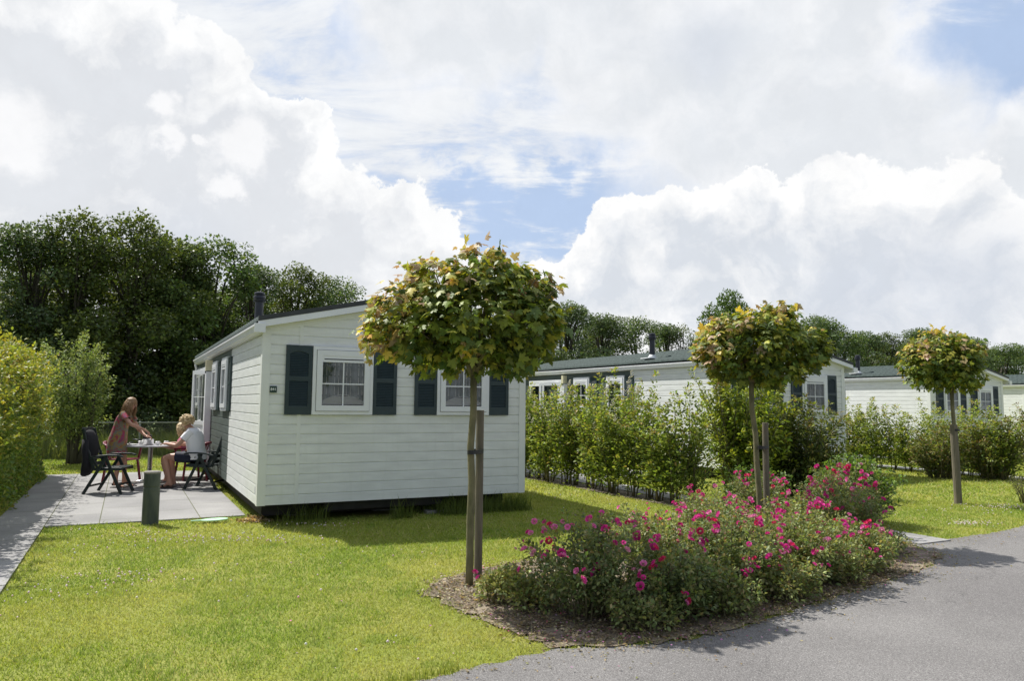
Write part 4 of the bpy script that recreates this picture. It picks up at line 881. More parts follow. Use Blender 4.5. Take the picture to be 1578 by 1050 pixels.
rose((1.22, 5.76), .56, .46, 73, 8, 'grey-green rose bush with few blooms, right next to the nearest one', -.05, .024, 95)
rose((1.35, 7.05), .66, .48, 74, 24, 'sparse light green rose bush with pale blooms behind the nearest', .25, .025, 62)
rose((1.85, 6.40), .74, .56, 75, 62, 'rose bush with a drooping cluster of red-pink blooms over the road edge', .05, .030, 120)
rose((2.05, 7.5), .74, .56, 76, 58, 'rose bush full of small red-pink blooms left of the middle maple stake', .3, .027, 110)
rose((2.65, 6.88), .68, .56, 77, 46, 'sunlit yellow-green rose bush at the middle of the road edge', .35, .030, 120)
rose((3.0, 7.95), .72, .58, 78, 54, 'rose bush in front of the middle maple stake', .3, .028, 115)
rose((3.4, 7.5), .50, .56, 79, 42, 'low spreading rose bush at the right end of the bed by the road', .35, .028, 100)
rose((3.85, 8.65), .80, .56, 80, 52, 'rose bush right of the middle maple with pink blooms', .1, .030, 110)
rose((4.15, 9.5), .95, .52, 81, 62, 'tallest rear rose bush with deep pink blooms against the glossy bush', -.05, .034, 110)
rose((3.25, 9.9), .78, .48, 82, 40, 'rear rose bush behind the middle maple stake', .1, .027, 70)
rose((2.35, 8.85), .72, .45, 83, 38, 'rear rose bush with a reddish top beside the grass strip', .2, .026, 64)
rose((.98, 5.50), .34, .34, 91, 5, 'low front rose plant at the road edge below the nearest rose bush', .3, .024, 44)
rose((1.62, 5.88), .36, .36, 92, 7, 'low front rose plant below the drooping red-pink cluster', .25, .024, 46)
rose((2.28, 6.34), .36, .38, 93, 8, 'low front rose plant at the middle of the road edge', .35, .024, 46)
rose((3.05, 6.98), .36, .38, 94, 8, 'low front rose plant at the right part of the road edge', .4, .024, 46)
rose((1.3, 8.1), .55, .36, 84, 8, 'thin straggly rose bush at the back edge of the bed', .2, .024, 34)
rose((4.0, 8.25), .34, .32, 85, 8, 'smallest rose bush at the tip of the bed', .2, .026, 36)

# ------------------------------------------------------------------ ground cover
def scatter(n, x0, x1, y0, y1, r): return r.uniform(x0, x1, n), r.uniform(y0, y1, n)
def grass_band(y0, y1, dens, hh, wd, r, extra=None):
    xm = .74 * y1 + .6; n = int(dens * (y1 - y0) * 2 * xm); x, y = scatter(n, -xm, xm, y0, y1, r); k = np.abs(x) < .72 * y + .6; x, y = x[k], y[k]
    jx, jy = x + r.normal(0, .02, len(x)), y + r.normal(0, .02, len(x))
    k = ~inpoly(jx, jy, road_poly); 
    for q in pavepolys: k &= ~inpoly(jx, jy, q)
    k &= ~(inpoly(jx + r.normal(0, .05, len(x)), jy + r.normal(0, .05, len(x)), bed) & (r.random(len(x)) < .985)); k &= ~inpoly(jx, jy, hsoil)
    u = (x - P1[0]) * B_[0] + (y - P1[1]) * B_[1]; v = (x - P1[0]) * A_[0] + (y - P1[1]) * A_[1]
    k &= ~((u > .1) & (u < 3.8) & (v > .25) & (v < 9.9))
    x, y = x[k], y[k]; n = len(x)
    big = vnoise(x, y, 1.1, 21); sm = vnoise(x, y, 4.5, 22); clov = vnoise(x, y, .55, 23)
    h = hh * r.uniform(.45, 1.35, n) * (.7 + .7 * sm) * (1 + 1.0 * (r.random(n) < .03)); w_ = wd * r.uniform(.7, 1.3, n); a = r.random(n) * 2 * PI; ln = h * r.uniform(.4, 1.7, n); b = r.random(n) * 2 * PI
    dx, dy = np.cos(a) * w_, np.sin(a) * w_; lx, ly = np.cos(b) * ln, np.sin(b) * ln; z = np.zeros(n)
    V = np.stack([np.c_[x - dx, y - dy, z], np.c_[x + dx, y + dy, z], np.c_[x + dx * .6 + lx * .35, y + dy * .6 + ly * .35, h * .6], np.c_[x - dx * .6 + lx * .35, y - dy * .6 + ly * .35, h * .6], np.c_[x + lx, y + ly, h]], 1)
    F = np.array([(0, 1, 2), (0, 2, 3), (3, 2, 4)])[None] + (np.arange(n) * 5)[:, None, None]
    c1 = np.array([.265, .335, .055]); c2 = np.array([.46, .455, .14]); c3 = np.array([.15, .28, .035])
    t = np.clip(big * 1.1 + sm * .5 - .45 + r.normal(0, .2, n), 0, 1)[:, None]; C = c1 * (1 - t) + c2 * t
    k = (clov * .6 + sm * .4 > .56)[:, None]; C = np.where(k, C * .55 + c3 * .45, C)
    dry = r.random(n) < .05 + .45 * np.clip(vnoise(x, y, 2.3, 27) - .68, 0, .3); C[dry] = (.50, .44, .20)
    C = C * (1 + r.normal(0, .14, (n, 1)))
    return V.reshape(-1, 3), F.reshape(-1, 3), np.repeat(np.clip(C, .01, .8)[:, None], 5, 1).reshape(-1, 3)
r = np.random.default_rng(90)
parts = [grass_band(4.2, 6.5, 7500, .022, .0024, r), grass_band(6.5, 9, 4200, .024, .0032, r), grass_band(9, 13, 2000, .028, .0048, r), grass_band(13, 24, 600, .035, .010, r)]
tag(mobj('lawn_grass', np_mesh('lawn_grass', *join(parts)[:2], M_grass, join(parts)[2])), 'short sunlit mown grass of the lawns', 'grass', kind='stuff')
def tall_grass(pts_fn, n, hh, wd, r, cols=((.13, .19, .03), (.22, .24, .06))):
    x, y = pts_fn(n); n = len(x); h = hh * r.uniform(.25, 1.2, n) * r.uniform(.5, 1.1, n); a = r.random(n) * 2 * PI; b = r.random(n) * 2 * PI; ln = h * r.uniform(.1, .75, n); w_ = wd * r.uniform(.7, 1.3, n)
    dx, dy = np.cos(a) * w_, np.sin(a) * w_; lx, ly = np.cos(b) * ln, np.sin(b) * ln; z = np.zeros(n)
    V = np.stack([np.c_[x - dx, y - dy, z], np.c_[x + dx, y + dy, z], np.c_[x + dx * .7 + lx * .3, y + dy * .7 + ly * .3, h * .6], np.c_[x - dx * .7 + lx * .3, y - dy * .7 + ly * .3, h * .6], np.c_[x + lx, y + ly, h * .95]], 1)
    F = np.array([(0, 1, 2), (0, 2, 3), (3, 2, 4)])[None] + (np.arange(n) * 5)[:, None, None]; t = r.random((n, 1)); C = np.array(cols[0]) * (1 - t) + np.array(cols[1]) * t
    return np_mesh('g', V.reshape(-1, 3), F.reshape(-1, 3), M_grass, np.repeat(C[:, None], 5, 1).reshape(-1, 3))
def uvbox(u0, u1, v0, v1, clump=0):
    def f(n):
        u = r.uniform(u0, u1, n); v = r.uniform(v0, v1, n)
        if clump: k = vnoise(u, v, clump, 33) > .42; u, v = u[k], v[k]
        return P1[0] + u * B_[0] + v * A_[0], P1[1] + u * B_[1] + v * A_[1]
    return f
tag(mobj('long_grass', tall_grass(uvbox(-.05, 3.95, -.2, .30, 2.6), 6000, .30, .0035, r, ((.10, .15, .03), (.17, .21, .05)))), 'uncut grass tufts along the foot of the nearest gable', 'grass', kind='stuff')
tag(mobj('long_grass', tall_grass(uvbox(-.1, .3, .0, 9.5, 1.0), 3000, .16, .004, r, ((.08, .13, .03), (.14, .19, .04)))), 'weeds in the dark gap between terrace and nearest home', 'weeds', kind='stuff')
tag(mobj('long_grass', tall_grass(uvbox(-14, 1.5, 12.9, 17.5, .8), 34000, .75, .010, r)), 'tall wild grass between the wire fence and the woodland', 'grass', kind='stuff')
# clover heads, chips, petals
def balls(P, s, col, r, mat_):
    n = len(P); tv = np.array([(1, 0, 0), (0, 1, 0), (-1, 0, 0), (0, -1, 0), (0, 0, 1), (0, 0, -1.)]); tf = np.array([(0, 1, 4), (1, 2, 4), (2, 3, 4), (3, 0, 4), (1, 0, 5), (2, 1, 5), (3, 2, 5), (0, 3, 5)])
    V = tv[None] * s[:, None, None] + P[:, None]; F = tf[None] + (np.arange(n) * 6)[:, None, None]; return np_mesh('b', V.reshape(-1, 3), F.reshape(-1, 3), mat_, np.repeat(col[:, None], 6, 1).reshape(-1, 3))
spots = [((-3.4, 8.55), .8, .28, 95), ((-4.1, 8.9), .5, .2, 35), ((-2.6, 8.7), .6, .2, 25), ((-4.35, 7.9), .3, .3, 16), ((-3.5, 6.75), .55, .25, 55), ((-3.7, 6.2), .45, .3, 32), ((-3.9, 5.5), .4, .2, 16), ((-2.6, 9.6), .5, .2, 30), ((-.9, 4.9), .5, .2, 6), ((6.35, 10.35), .35, .16, 85), ((8.1, 12.1), .7, .25, 120), ((7.0, 11.6), .6, .4, 30), ((5.2, 11.4), .6, .6, 24), ((-2, 7.2), 1.2, 1.2, 14), ((-.9, 7.9), .5, .4, 10), ((1.4, 12.3), 1, .8, 22), ((-5.2, 9.1), .2, .1, 8)]
P = []
for (cx, cy), sx, sy, n in spots:
    for _ in range(n): P.append((cx + r.normal(0, sx * .6), cy + r.normal(0, sy * .6), r.uniform(.028, .05)))
P = np.array(P); k = ~inpoly(P[:, 0], P[:, 1], road_poly)
for q in pavepolys: k &= ~inpoly(P[:, 0], P[:, 1], q)
P = P[k]; tag(mobj('clover_flowers', balls(P, r.uniform(.007, .013, len(P)), palette(len(P), [(.72, .70, .62), (.66, .56, .50)], (3, 1), .05, r), r, M_petal)), 'small white clover heads scattered over the lawns', 'clover', kind='stuff')
xb, yb = scatter(130000, -1, 5.2, 4.9, 11.6, r); k = inpoly(xb + r.normal(0, .075, len(xb)), yb + r.normal(0, .075, len(xb)), bed) & (vnoise(xb, yb, 2, 44) * vnoise(xb, yb, 9, 45) > .12); xb, yb = xb[k], yb[k]; n = len(xb)
ch = foliage('mulch', SL, np.c_[xb, yb, r.uniform(.014, .03, n)], nrm(np.array([0, 0, 1.]) + r.normal(0, .4, (n, 3))), rdir(n, r) * np.array([1, 1, .25]), r.uniform(.01, .034, n), palette(n, [(.18, .14, .09), (.26, .22, .15), (.08, .06, .04), (.30, .26, .16), (.12, .13, .05)], (3, 3, 2, 1, 1), .2, r))
tag(mobj('mulch', ch), 'bark chips and dry leaves covering the rose bed', 'mulch', kind='stuff')
xb, yb = scatter(5200, -.9, 4.9, 4.8, 9, r); k = (inpoly(xb + r.normal(0, .12, len(xb)), yb + r.normal(0, .10, len(xb)), bed)) & (vnoise(xb, yb, 1.4, 46) > .5); xb, yb = xb[k], yb[k]
for _ in range(26): xb = np.r_[xb, r.uniform(-1.6, 2)]; yb = np.r_[yb, r.uniform(4.5, 6)]
n = len(xb)
tag(mobj('fallen_petals', foliage('fallen_petals', oval_leaf(.4, 0), np.c_[xb, yb, np.full(n, .032)], nrm(np.array([0, 0, 1.]) + r.normal(0, .3, (n, 3))), rdir(n, r) * np.array([1, 1, .1]), r.uniform(.008, .02, n), palette(n, [(.55, .22, .42), (.6, .4, .5), (.5, .08, .22)], (3, 2, 1), .15, r), None, M_petal)), 'pink rose petals fallen on the bed', 'petals', kind='stuff')

ei = r.integers(0, len(edge) - 1, 1500); et = r.random(1500); ea = np.array(edge); q = ea[ei] + (ea[ei + 1] - ea[ei]) * et[:, None]; off = r.exponential(.14, 1500); q = q + np.c_[off * .6, -off * .8] + r.normal(0, .02, (1500, 2)); k = (q[:, 1] < 13) & (np.abs(q[:, 0]) < 8); q = q[k]; n = len(q)
tag(mobj('road_litter', foliage('road_litter', OL, np.c_[q, np.full(n, .014)], nrm(np.array([0, 0, 1.]) + r.normal(0, .3, (n, 3))), rdir(n, r) * np.array([1, 1, .15]), r.uniform(.008, .028, n), palette(n, [(.20, .15, .08), (.12, .10, .05), (.28, .24, .12), (.15, .16, .05)], (3, 2, 2, 1), .2, r))), 'bits of dry leaf and grit strewn along the road edge', 'litter', kind='stuff')
def edge_tufts(n):
    i = r.integers(0, 9, n); t = r.random(n); q = ea[i] + (ea[i + 1] - ea[i]) * t[:, None]; q = q + r.normal(0, .03, q.shape) + np.array([-.02, .05]); k = (~inpoly(q[:, 0], q[:, 1], bed)) & (vnoise(q[:, 0], q[:, 1], 3, 51) > .35); q = q[k]; return q[:, 0], q[:, 1]
tag(mobj('long_grass', tall_grass(edge_tufts, 5000, .07, .0028, r, ((.20, .28, .045), (.32, .34, .09)))), 'longer grass blades leaning over the road edge', 'grass', kind='stuff')
# ------------------------------------------------------------------ fence, bollard, small things
t = thing('wire_fence', 'low chain-link fence with a thin top rail behind the terrace', 'fence', (*P1, 0), YAW)
def fz(u): return 12.85
mb = MB(); mb.tube([(-9, 12.85, .98), (1.5, 12.85, .98)], .016, 8); mb.build('rail', M_wire, t, True)
for u in (-9, -6.4, -3.8, -1.2, 1.4):
    mb = MB(); mb.tube([(u, 12.87, -.1), (u, 12.87, 1.02)], .022, 8); mb.build('post', M_wire, t, True)
mb = MB(); hgt = .96
for i in range(190):
    u = -9.9 + i * .06
    for s in (1, -1):
        a, b = (u, u + s * hgt)
        mb.bar((a, 12.85 + s * .002, .0), (b, 12.85 + s * .002, hgt), .0028, .0028)
mb.build('mesh', M_wire, t)
t = thing('bollard', 'green-grey round wooden bollard where the terrace meets the lawn', 'bollard', (-4.64, 9.70, 0))
mb = MB(); mb.lathe([(.10, -.1), (.101, 0), (.099, .47), (.094, .475), (.094, .49), (.1, .497), (.099, .64), (.097, .66)], (0, 0, 0), 28); mb.build('post', M_post, t, False)
for p in t.children[0].data.polygons: p.use_smooth = False
mb = MB(); mb.lathe([(.102, .0), (.104, .018), (.09, .03)], (0, 0, .655), 28); mb.build('cap', M_block, t)
# leaf-shaped green plastic bat on the grass
mb = MB(); out = [(.17 * math.cos(a) + .12, .085 * math.sin(a)) for a in np.linspace(.35, 2 * PI - .35, 28)][::-1]
out = [(.12 - .17 * math.cos(a), .085 * math.sin(a)) for a in np.linspace(.25, 2 * PI - .25, 28)] + [(-.17, -.012), (-.17, .012)]
mb.prism([(x, y, .035) for x, y in out], (0, 0, .012)); o = mb.build('plastic_bat', M_lgreen, None, loc=(-4.0, 9.86, 0), bevel=.003); o.rotation_euler = (0.05, -.04, math.radians(14)); tag(o, 'pale green plastic bat lying on the grass beside the terrace', 'bat')
P = np.c_[r.normal(-3.4, .11, 260), r.normal(10.0, .07, 260), np.zeros(260)]; P[:, 2] = .02 + .06 * np.exp(-((P[:, 0] + 3.4) ** 2 / .02 + (P[:, 1] - 10.0) ** 2 / .008)) * r.random(260)
tag(mobj('leaf_heap', foliage('h', OL, P, nrm(rdir(260, r) + np.array([0, 0, 1])), rdir(260, r), r.uniform(.03, .06, 260), palette(260, [(.28, .20, .11), (.15, .11, .06), (.35, .28, .17)], (1, 1, 1), .2, r))), 'small heap of dry brown leaves at the corner of the nearest home', 'leaf heap')
# doorstep block and grate
mb = MB(); mb.box(-.38, .38, -.2, .2, .0, .09); o = mb.build('doorstep', M_block, None, loc=(-6.45, 14.95, .02), bevel=.01); o.rotation_euler = (0, 0, .1); tag(o, 'low pale stepping block on the terrace beneath the table', 'step')
mb = MB()
for i in range(12): mb.box(-.2 + i * .035, -.183 + i * .035, -.12, .12, .0, .015)
mb.box(-.22, .22, -.14, -.12, 0, .016); mb.box(-.22, .22, .12, .14, 0, .016); o = mb.build('boot_grate', M_metal, None, loc=(-5.75, 14.1, .021)); o.rotation_euler = (0, 0, YAW); tag(o, 'flat metal boot grate on the paving under the occupied green chair', 'grate')

# ------------------------------------------------------------------ terrace furniture
TX, TY = -6.78, 14.05
t = thing('terrace_table', 'round pale terrace table on a chrome pedestal', 'table', (TX, TY, .02))
mb = MB(); mb.lathe([(.40, .0), (.475, .006), (.48, .014), (.48, .022), (.474, .028), (.40, .03)], (0, 0, .715), 48); mb.build('tabletop', M_tabletop, t, False)
mb = MB(); mb.lathe([(.038, .06), (.038, .70), (.16, .712), (.16, .7145)], (0, 0, 0), 24); mb.build('pedestal', M_metal, t, True)
for a in (.5, .5 + PI / 2, .5 + PI, .5 + 1.5 * PI):
    mb = MB(); c, s = math.cos(a), math.sin(a); mb.tube([(0.02 * c, .02 * s, .09), (.15 * c, .15 * s, .075), (.31 * c, .31 * s, .03)], [.03, .024, .018], 10); mb.lathe([(.022, 0), (.024, .02), (.015, .03)], (.31 * c, .31 * s, 0), 12); mb.build('foot', M_metal, t, True)
def on_table(name, mb_, mats, dx, dy, label, cat, sm=True, group=None):
    o = mb_.build(name, mats, None, sm, (TX + dx, TY + dy, .766)); tag(o, label, cat, group); return o
mb = MB(); mb.lathe([(.095, .0), (.10, .01), (.10, .10), (.104, .102), (.104, .106), (.094, .106), (.094, .03), (.05, .025)], (0, 0, 0), 28); sp = on_table('saucepan', mb, M_metal, .0, -.12, 'steel saucepan being stirred, in the middle of the table', 'saucepan')
mb = MB(); mb.tube([(-.1, 0, .09), (-.18, -.02, .10), (-.27, -.03, .105)], [.009, .009, .01], 8); mb.build('handle', M_black, sp, True)
mb = MB(); mb.tube([(.0, .0, .03), (-.03, -.01, .13), (-.05, -.02, .24)], [.012, .006, .008], 8); on_table('ladle', mb, M_black, .02, -.12, 'dark ladle standing in the saucepan', 'ladle')
cup = [(.028, 0), (.036, .01), (.042, .065), (.04, .07), (.036, .064), (.03, .012)]
for i, (dx, dy, lb) in enumerate(((.20, -.16, 'white cup right of the saucepan'), (.31, -.05, 'white cup nearest to the seated child'), (-.17, -.05, 'white cup left of the saucepan'))):
    mb = MB(); mb.lathe(cup, (0, 0, 0), 20); mb.tube([(.04, 0, .055), (.062, 0, .05), (.062, 0, .025), (.038, 0, .018)], .005, 6); on_table('cup', mb, M_china, dx, dy, lb, 'cup', True, 'white cups on the terrace table')
for i, (dx, dy, lb) in enumerate(((-.24, -.22, 'white plate at the left edge of the table'), (.30, .22, 'white plate at the far right of the table'))):
    mb = MB(); mb.lathe([(.05, 0), (.07, .004), (.115, .016), (.113, .02), (.068, .009), (.02, .008)], (0, 0, 0), 28); on_table('plate', mb, M_china, dx, dy, lb, 'plate', True, 'white plates on the terrace table')
mb = MB(); mb.tube([(-.06, 0, .012), (0, 0, .03), (.07, .02, .06)], [.02, .012, .006], 8); on_table('serving_spoon', mb, M_black, -.32, -.16, 'dark serving spoon lying beside the left plate', 'spoon')
mb = MB(); mb.lathe([(.075, 0), (.08, .01), (.08, .16), (.082, .165), (.07, .175), (.0, .176)], (0, 0, 0), 24); on_table('canister', mb, M_jacket, -.18, .22, 'black round canister at the back of the table', 'canister', False)
# folding chairs, local +x is the way the sitter faces
def green_chair(loc, rz, label):
    t = thing('folding_chair', label, 'chair', (*loc, .02), rz, 'dark green plastic folding chairs')
    for s in (-1, 1):
        y = s * .27
        mb = MB(); mb.bar((.02, y, .63), (-.33, y, .0), .028, .05, (1, 0, 0)); mb.build('leg', M_gplastic, t, bevel=.006)
        y2 = s * .235
        mb = MB(); mb.bar((-.02, y2, .63), (.27, y2, .0), .028, .05, (1, 0, 0)); mb.build('leg', M_gplastic, t, bevel=.006)
        mb = MB(); pts = [(-.25, s * .26, .60), (-.12, s * .265, .635), (.05, s * .27, .648), (.2, s * .265, .645), (.28, s * .25, .625)]
        for p, q in zip(pts[:-1], pts[1:]): mb.bar(p, q, .058, .026)
        mb.build('armrest', M_gplastic, t, bevel=.006)
        mb = MB(); mb.bar((-.24, s * .215, .60), (-.12, s * .215, .40), .02, .035, (1, 0, 0)); mb.build('bracket', M_gplastic, t, bevel=.004)
    mb = MB(); prof = [(-.20, .405), (-.05, .41), (.12, .425), (.22, .43), (.27, .415)]
    for p, q in zip(prof[:-1], prof[1:]): mb.prism([(p[0], -.22, p[1]), (q[0] - .008, -.22, q[1]), (q[0] - .008, -.22, q[1] + .025), (p[0], -.22, p[1] + .025)], (0, .44, 0))
    mb.bar((-.2, -.225, .41), (.26, -.225, .415), .02, .045); mb.bar((-.2, .225, .41), (.26, .225, .415), .02, .045); mb.build('seat', M_gplastic, t, bevel=.005)
    mb = MB(); b0 = Vector((-.20, 0, .40)); b1 = Vector((-.42, 0, 1.09))
    for s in (-1, 1):
        mb.bar(b0 + Vector((0, s * .20, 0)), b0.lerp(b1, .5) + Vector((-.02, s * .21, 0)), .032, .045); mb.bar(b0.lerp(b1, .5) + Vector((-.02, s * .21, 0)), b1 + Vector((0, s * .19, 0)), .032, .045)
    for i in range(7):
        c = b0.lerp(b1, .14 + .14 * i); mb.bar(c + Vector((-.015, -.19, 0)), c + Vector((-.015, .19, 0)), .018, .062, (-.22, 0, .69))
    mb.build('backrest', M_gplastic, t, bevel=.004)
    mb = MB(); mb.bar((-.26, -.25, .13), (-.26, .25, .13), .02, .03); mb.bar((.2, -.22, .15), (.2, .22, .15), .02, .03); mb.build('stretcher', M_gplastic, t)
    return t
green_chair((-6.83, 12.82), .08, 'empty dark green folding chair with a black jacket over its back')
green_chair((-5.55, 13.62), PI - .05, 'dark green folding chair the blonde woman sits in')
def red_chair(loc, rz, label):
    t = thing('garden_chair', label, 'chair', (*loc, .02), rz, 'wine red plastic garden chairs')
    for sx, sy in ((.2, -.2), (.2, .2), (-.18, -.18), (-.18, .18)):
        mb = MB(); mb.bar((sx * 1.25, sy * 1.2, 0), (sx, sy, .42), .035, .045, (0, 1, 0)); mb.build('leg', M_rplastic, t, bevel=.006)
    mb = MB(); mb.prism([(-.22, -.2, .42), (.24, -.23, .43), (.27, -.2, .42), (.27, .2, .42), (.24, .23, .43), (-.22, .2, .42)], (0, 0, .025)); mb.build('seat', M_rplastic, t, bevel=.01)
    mb = MB(); arc = [(.24, -.27, .655), (.1, -.28, .665)] + [(-.05 - .27 * math.sin(a), -.28 * math.cos(a), .67 + .10 * math.sin(a)) for a in np.linspace(0, PI, 13)] + [(.1, .28, .665), (.24, .27, .655)]
    for p, q in zip(arc[:-1], arc[1:]): mb.bar(p, q, .05, .03)
    mb.build('arm_rail', M_rplastic, t, bevel=.005)
    mb = MB()
    for a in np.linspace(.55, PI - .55, 6):
        mb.bar((-.05 - .25 * math.sin(a), -.27 * math.cos(a), .66 + .10 * math.sin(a)), (-.06 - .14 * math.sin(a), -.2 * math.cos(a), .435), .035, .014, (1, 0, 0))
    for s in (-1, 1): mb.bar((.22, s * .27, .65), (.21, s * .21, .42), .03, .035, (1, 0, 0))
    mb.build('backrest', M_rplastic, t, bevel=.003); return t
red_chair((-7.55, 14.5), -.1, 'empty wine red garden chair behind the standing woman')
red_chair((-6.18, 14.50), PI + .05, 'wine red garden chair with the child in it')
# jacket over the left chair: folded cloth shell
me_pts = []; mb = MB()
def loft(mb, rings, n=20, cap=True, k=0, wob=0, seed=0, arc=None):
    """rings: (centre, ax, ay, rx, ry)"""
    r = np.random.default_rng(seed); base = len(mb.v)
    for ci, (c, ax, ay, rx, ry) in enumerate(rings):
        c, ax, ay = Vector(c), Vector(ax).normalized(), Vector(ay).normalized()
        for j in range(n):
            a = 2 * PI * j / n; f = 1 + wob * math.sin(a * 5 + ci * .7 + seed) * (.5 + .5 * math.sin(ci * 1.3)) + r.normal(0, wob * .25)
            mb.v.append(tuple(c + ax * math.cos(a) * rx * f + ay * math.sin(a) * ry * f))
    for i in range(len(rings) - 1):
        for j in range(n): mb.f.append((base + i * n + j, base + i * n + (j + 1) % n, base + (i + 1) * n + (j + 1) % n, base + (i + 1) * n + j)); mb.mi.append(k)
    if cap: mb.f.append(tuple(base + j for j in range(n - 1, -1, -1))); mb.f.append(tuple(base + (len(rings) - 1) * n + j for j in range(n))); mb.mi += [k, k]
X, Y, Z = (1, 0, 0), (0, 1, 0), (0, 0, 1)
jt = thing('jacket', 'black jacket draped over the back of the empty green chair', 'jacket', (-6.83, 12.82, .02), .08)
mb = MB(); loft(mb, [((-.45, 0, .28), X, Y, .05, .19), ((-.42, .0, .42), X, Y, .075, .22), ((-.385, 0, .60), X, Y, .09, .22), ((-.375, 0, .80), X, Y, .095, .225), ((-.39, 0, .96), X, Y, .08, .22), ((-.415, 0, 1.07), X, Y, .055, .20), ((-.43, 0, 1.12), X, Y, .025, .13)], 28, True, 0, .07, 3)
jt.location = (-6.81, 12.81, .02); jt.scale = (1, .86, .95)
o = mb.build('body', M_jacket, jt, True); s = o.modifiers.new('s', 'SUBSURF'); s.levels = 1; s.render_levels = 2
mb = MB(); loft(mb, [((-.40, -.21, .95), X, Y, .05, .045), ((-.37, -.25, .75), X, Y, .055, .05), ((-.35, -.255, .55), X, Y, .05, .045), ((-.345, -.25, .42), X, Y, .045, .04)], 14, True, 0, .08, 5)
o = mb.build('sleeve', M_jacket, jt, True)

# ------------------------------------------------------------------ people
def skin_body(name, J, E, parent, root='pelvis', m_=None):
    names = list(J); me = bpy.data.meshes.new(name); me.from_pydata([J[k][0] for k in names], [(names.index(a), names.index(b)) for a, b in E], []); me.materials.append(m_ or M_skin)
    o = mobj(name, me, parent); md = o.modifiers.new('skin', 'SKIN'); md.use_smooth_shade = True
    sv = me.skin_vertices[0].data
    for i, k in enumerate(names):
        rr = J[k][1]; sv[i].radius = rr if isinstance(rr, tuple) else (rr, rr); sv[i].use_root = (k == root)
    sb = o.modifiers.new('sub', 'SUBSURF'); sb.levels = 2; sb.render_levels = 2; return o
def add_hand(J, E, wrist, d, up, side, s=1.0, curl=.5):
    """palm + five curved fingers; d: pointing direction, up: back of the hand, side: towards the thumb"""
    d, up, side = Vector(d).normalized(), Vector(up).normalized(), Vector(side).normalized(); w_ = Vector(J[wrist][0]); k = wrist
    pm = w_ + d * .05 * s; J[k + '_palm'] = (tuple(pm), (.030 * s, .018 * s)); E.append((wrist, k + '_palm'))
    for i, (off, ln) in enumerate(((.026, .07), (.009, .078), (-.009, .073), (-.026, .058))):
        b = pm + side * off * s + d * .034 * s; m1 = b + (d * .55 - up * .2 * curl) * ln * s; e = m1 + (d * .5 - up * .75 * curl) * ln * .8 * s
        for nme, q, rr in (('a', b, .0095), ('b', m1, .0085), ('c', e, .007)): J[f'{k}_f{i}{nme}'] = (tuple(q), rr * s)
        E += [(k + '_palm', f'{k}_f{i}a'), (f'{k}_f{i}a', f'{k}_f{i}b'), (f'{k}_f{i}b', f'{k}_f{i}c')]
    b = pm + side * .032 * s - d * .012 * s; m1 = b + (side * .6 + d * .7 - up * .3) * .03 * s; e = m1 + (d * .9 - up * .4 + side * .1) * .028 * s
    for nme, q, rr in (('a', b, .011), ('b', m1, .0095), ('c', e, .008)): J[f'{k}_t{nme}'] = (tuple(q), rr * s)
    E += [(k + '_palm', f'{k}_ta'), (f'{k}_ta', f'{k}_tb'), (f'{k}_tb', f'{k}_tc')]
def head(J, E, c, fwd, s=1.0, neck='neck'):
    c = Vector(c); f = Vector(fwd).normalized(); lf = Vector((0, 1, 0)); u = f.cross(lf)
    J['jaw'] = (tuple(c + f * .035 * s - u * .065 * s), (.052 * s, .050 * s)); J['skull'] = (tuple(c - f * .012 * s + u * .02 * s), (.086 * s, .076 * s)); J['crown'] = (tuple(c - f * .012 * s + u * .062 * s), (.068 * s, .062 * s))
    J['nose'] = (tuple(c + f * .098 * s - u * .014 * s), (.011 * s, .010 * s)); J['nose_root'] = (tuple(c + f * .07 * s + u * .006 * s), (.022 * s, .018 * s)); J['chin'] = (tuple(c + f * .062 * s - u * .088 * s), (.022 * s, .022 * s))
    E += [(neck, 'jaw'), ('jaw', 'skull'), ('skull', 'crown'), ('skull', 'nose_root'), ('nose_root', 'nose'), ('jaw', 'chin')]
    return c, f, lf, u
def face(parent, c, f, lf, u, s=1.0):
    for k in (-1, 1):
        mb = MB(); mb.lathe([(.001, -.008), (.007, -.005), (.009, 0), (.007, .005), (.001, .008)], tuple(c + f * .076 * s + lf * k * .03 * s + u * .008 * s), 10); mb.build('eye', M_eye, parent, True)
        mb = MB(); mb.lathe([(.004, -.028), (.012, -.02), (.014, 0), (.013, .02), (.004, .028)], tuple(c - f * .005 * s + lf * k * .080 * s - u * .005 * s), 10); mb.build('ear', M_skin, parent, True)
    mb = MB(); a = c + f * .083 * s - u * .048 * s; mb.tube([tuple(a + lf * .02 * s - f * .006), tuple(a), tuple(a - lf * .02 * s - f * .006)], [.003, .006, .003], 6); mb.build('mouth', M_lip, parent, True)
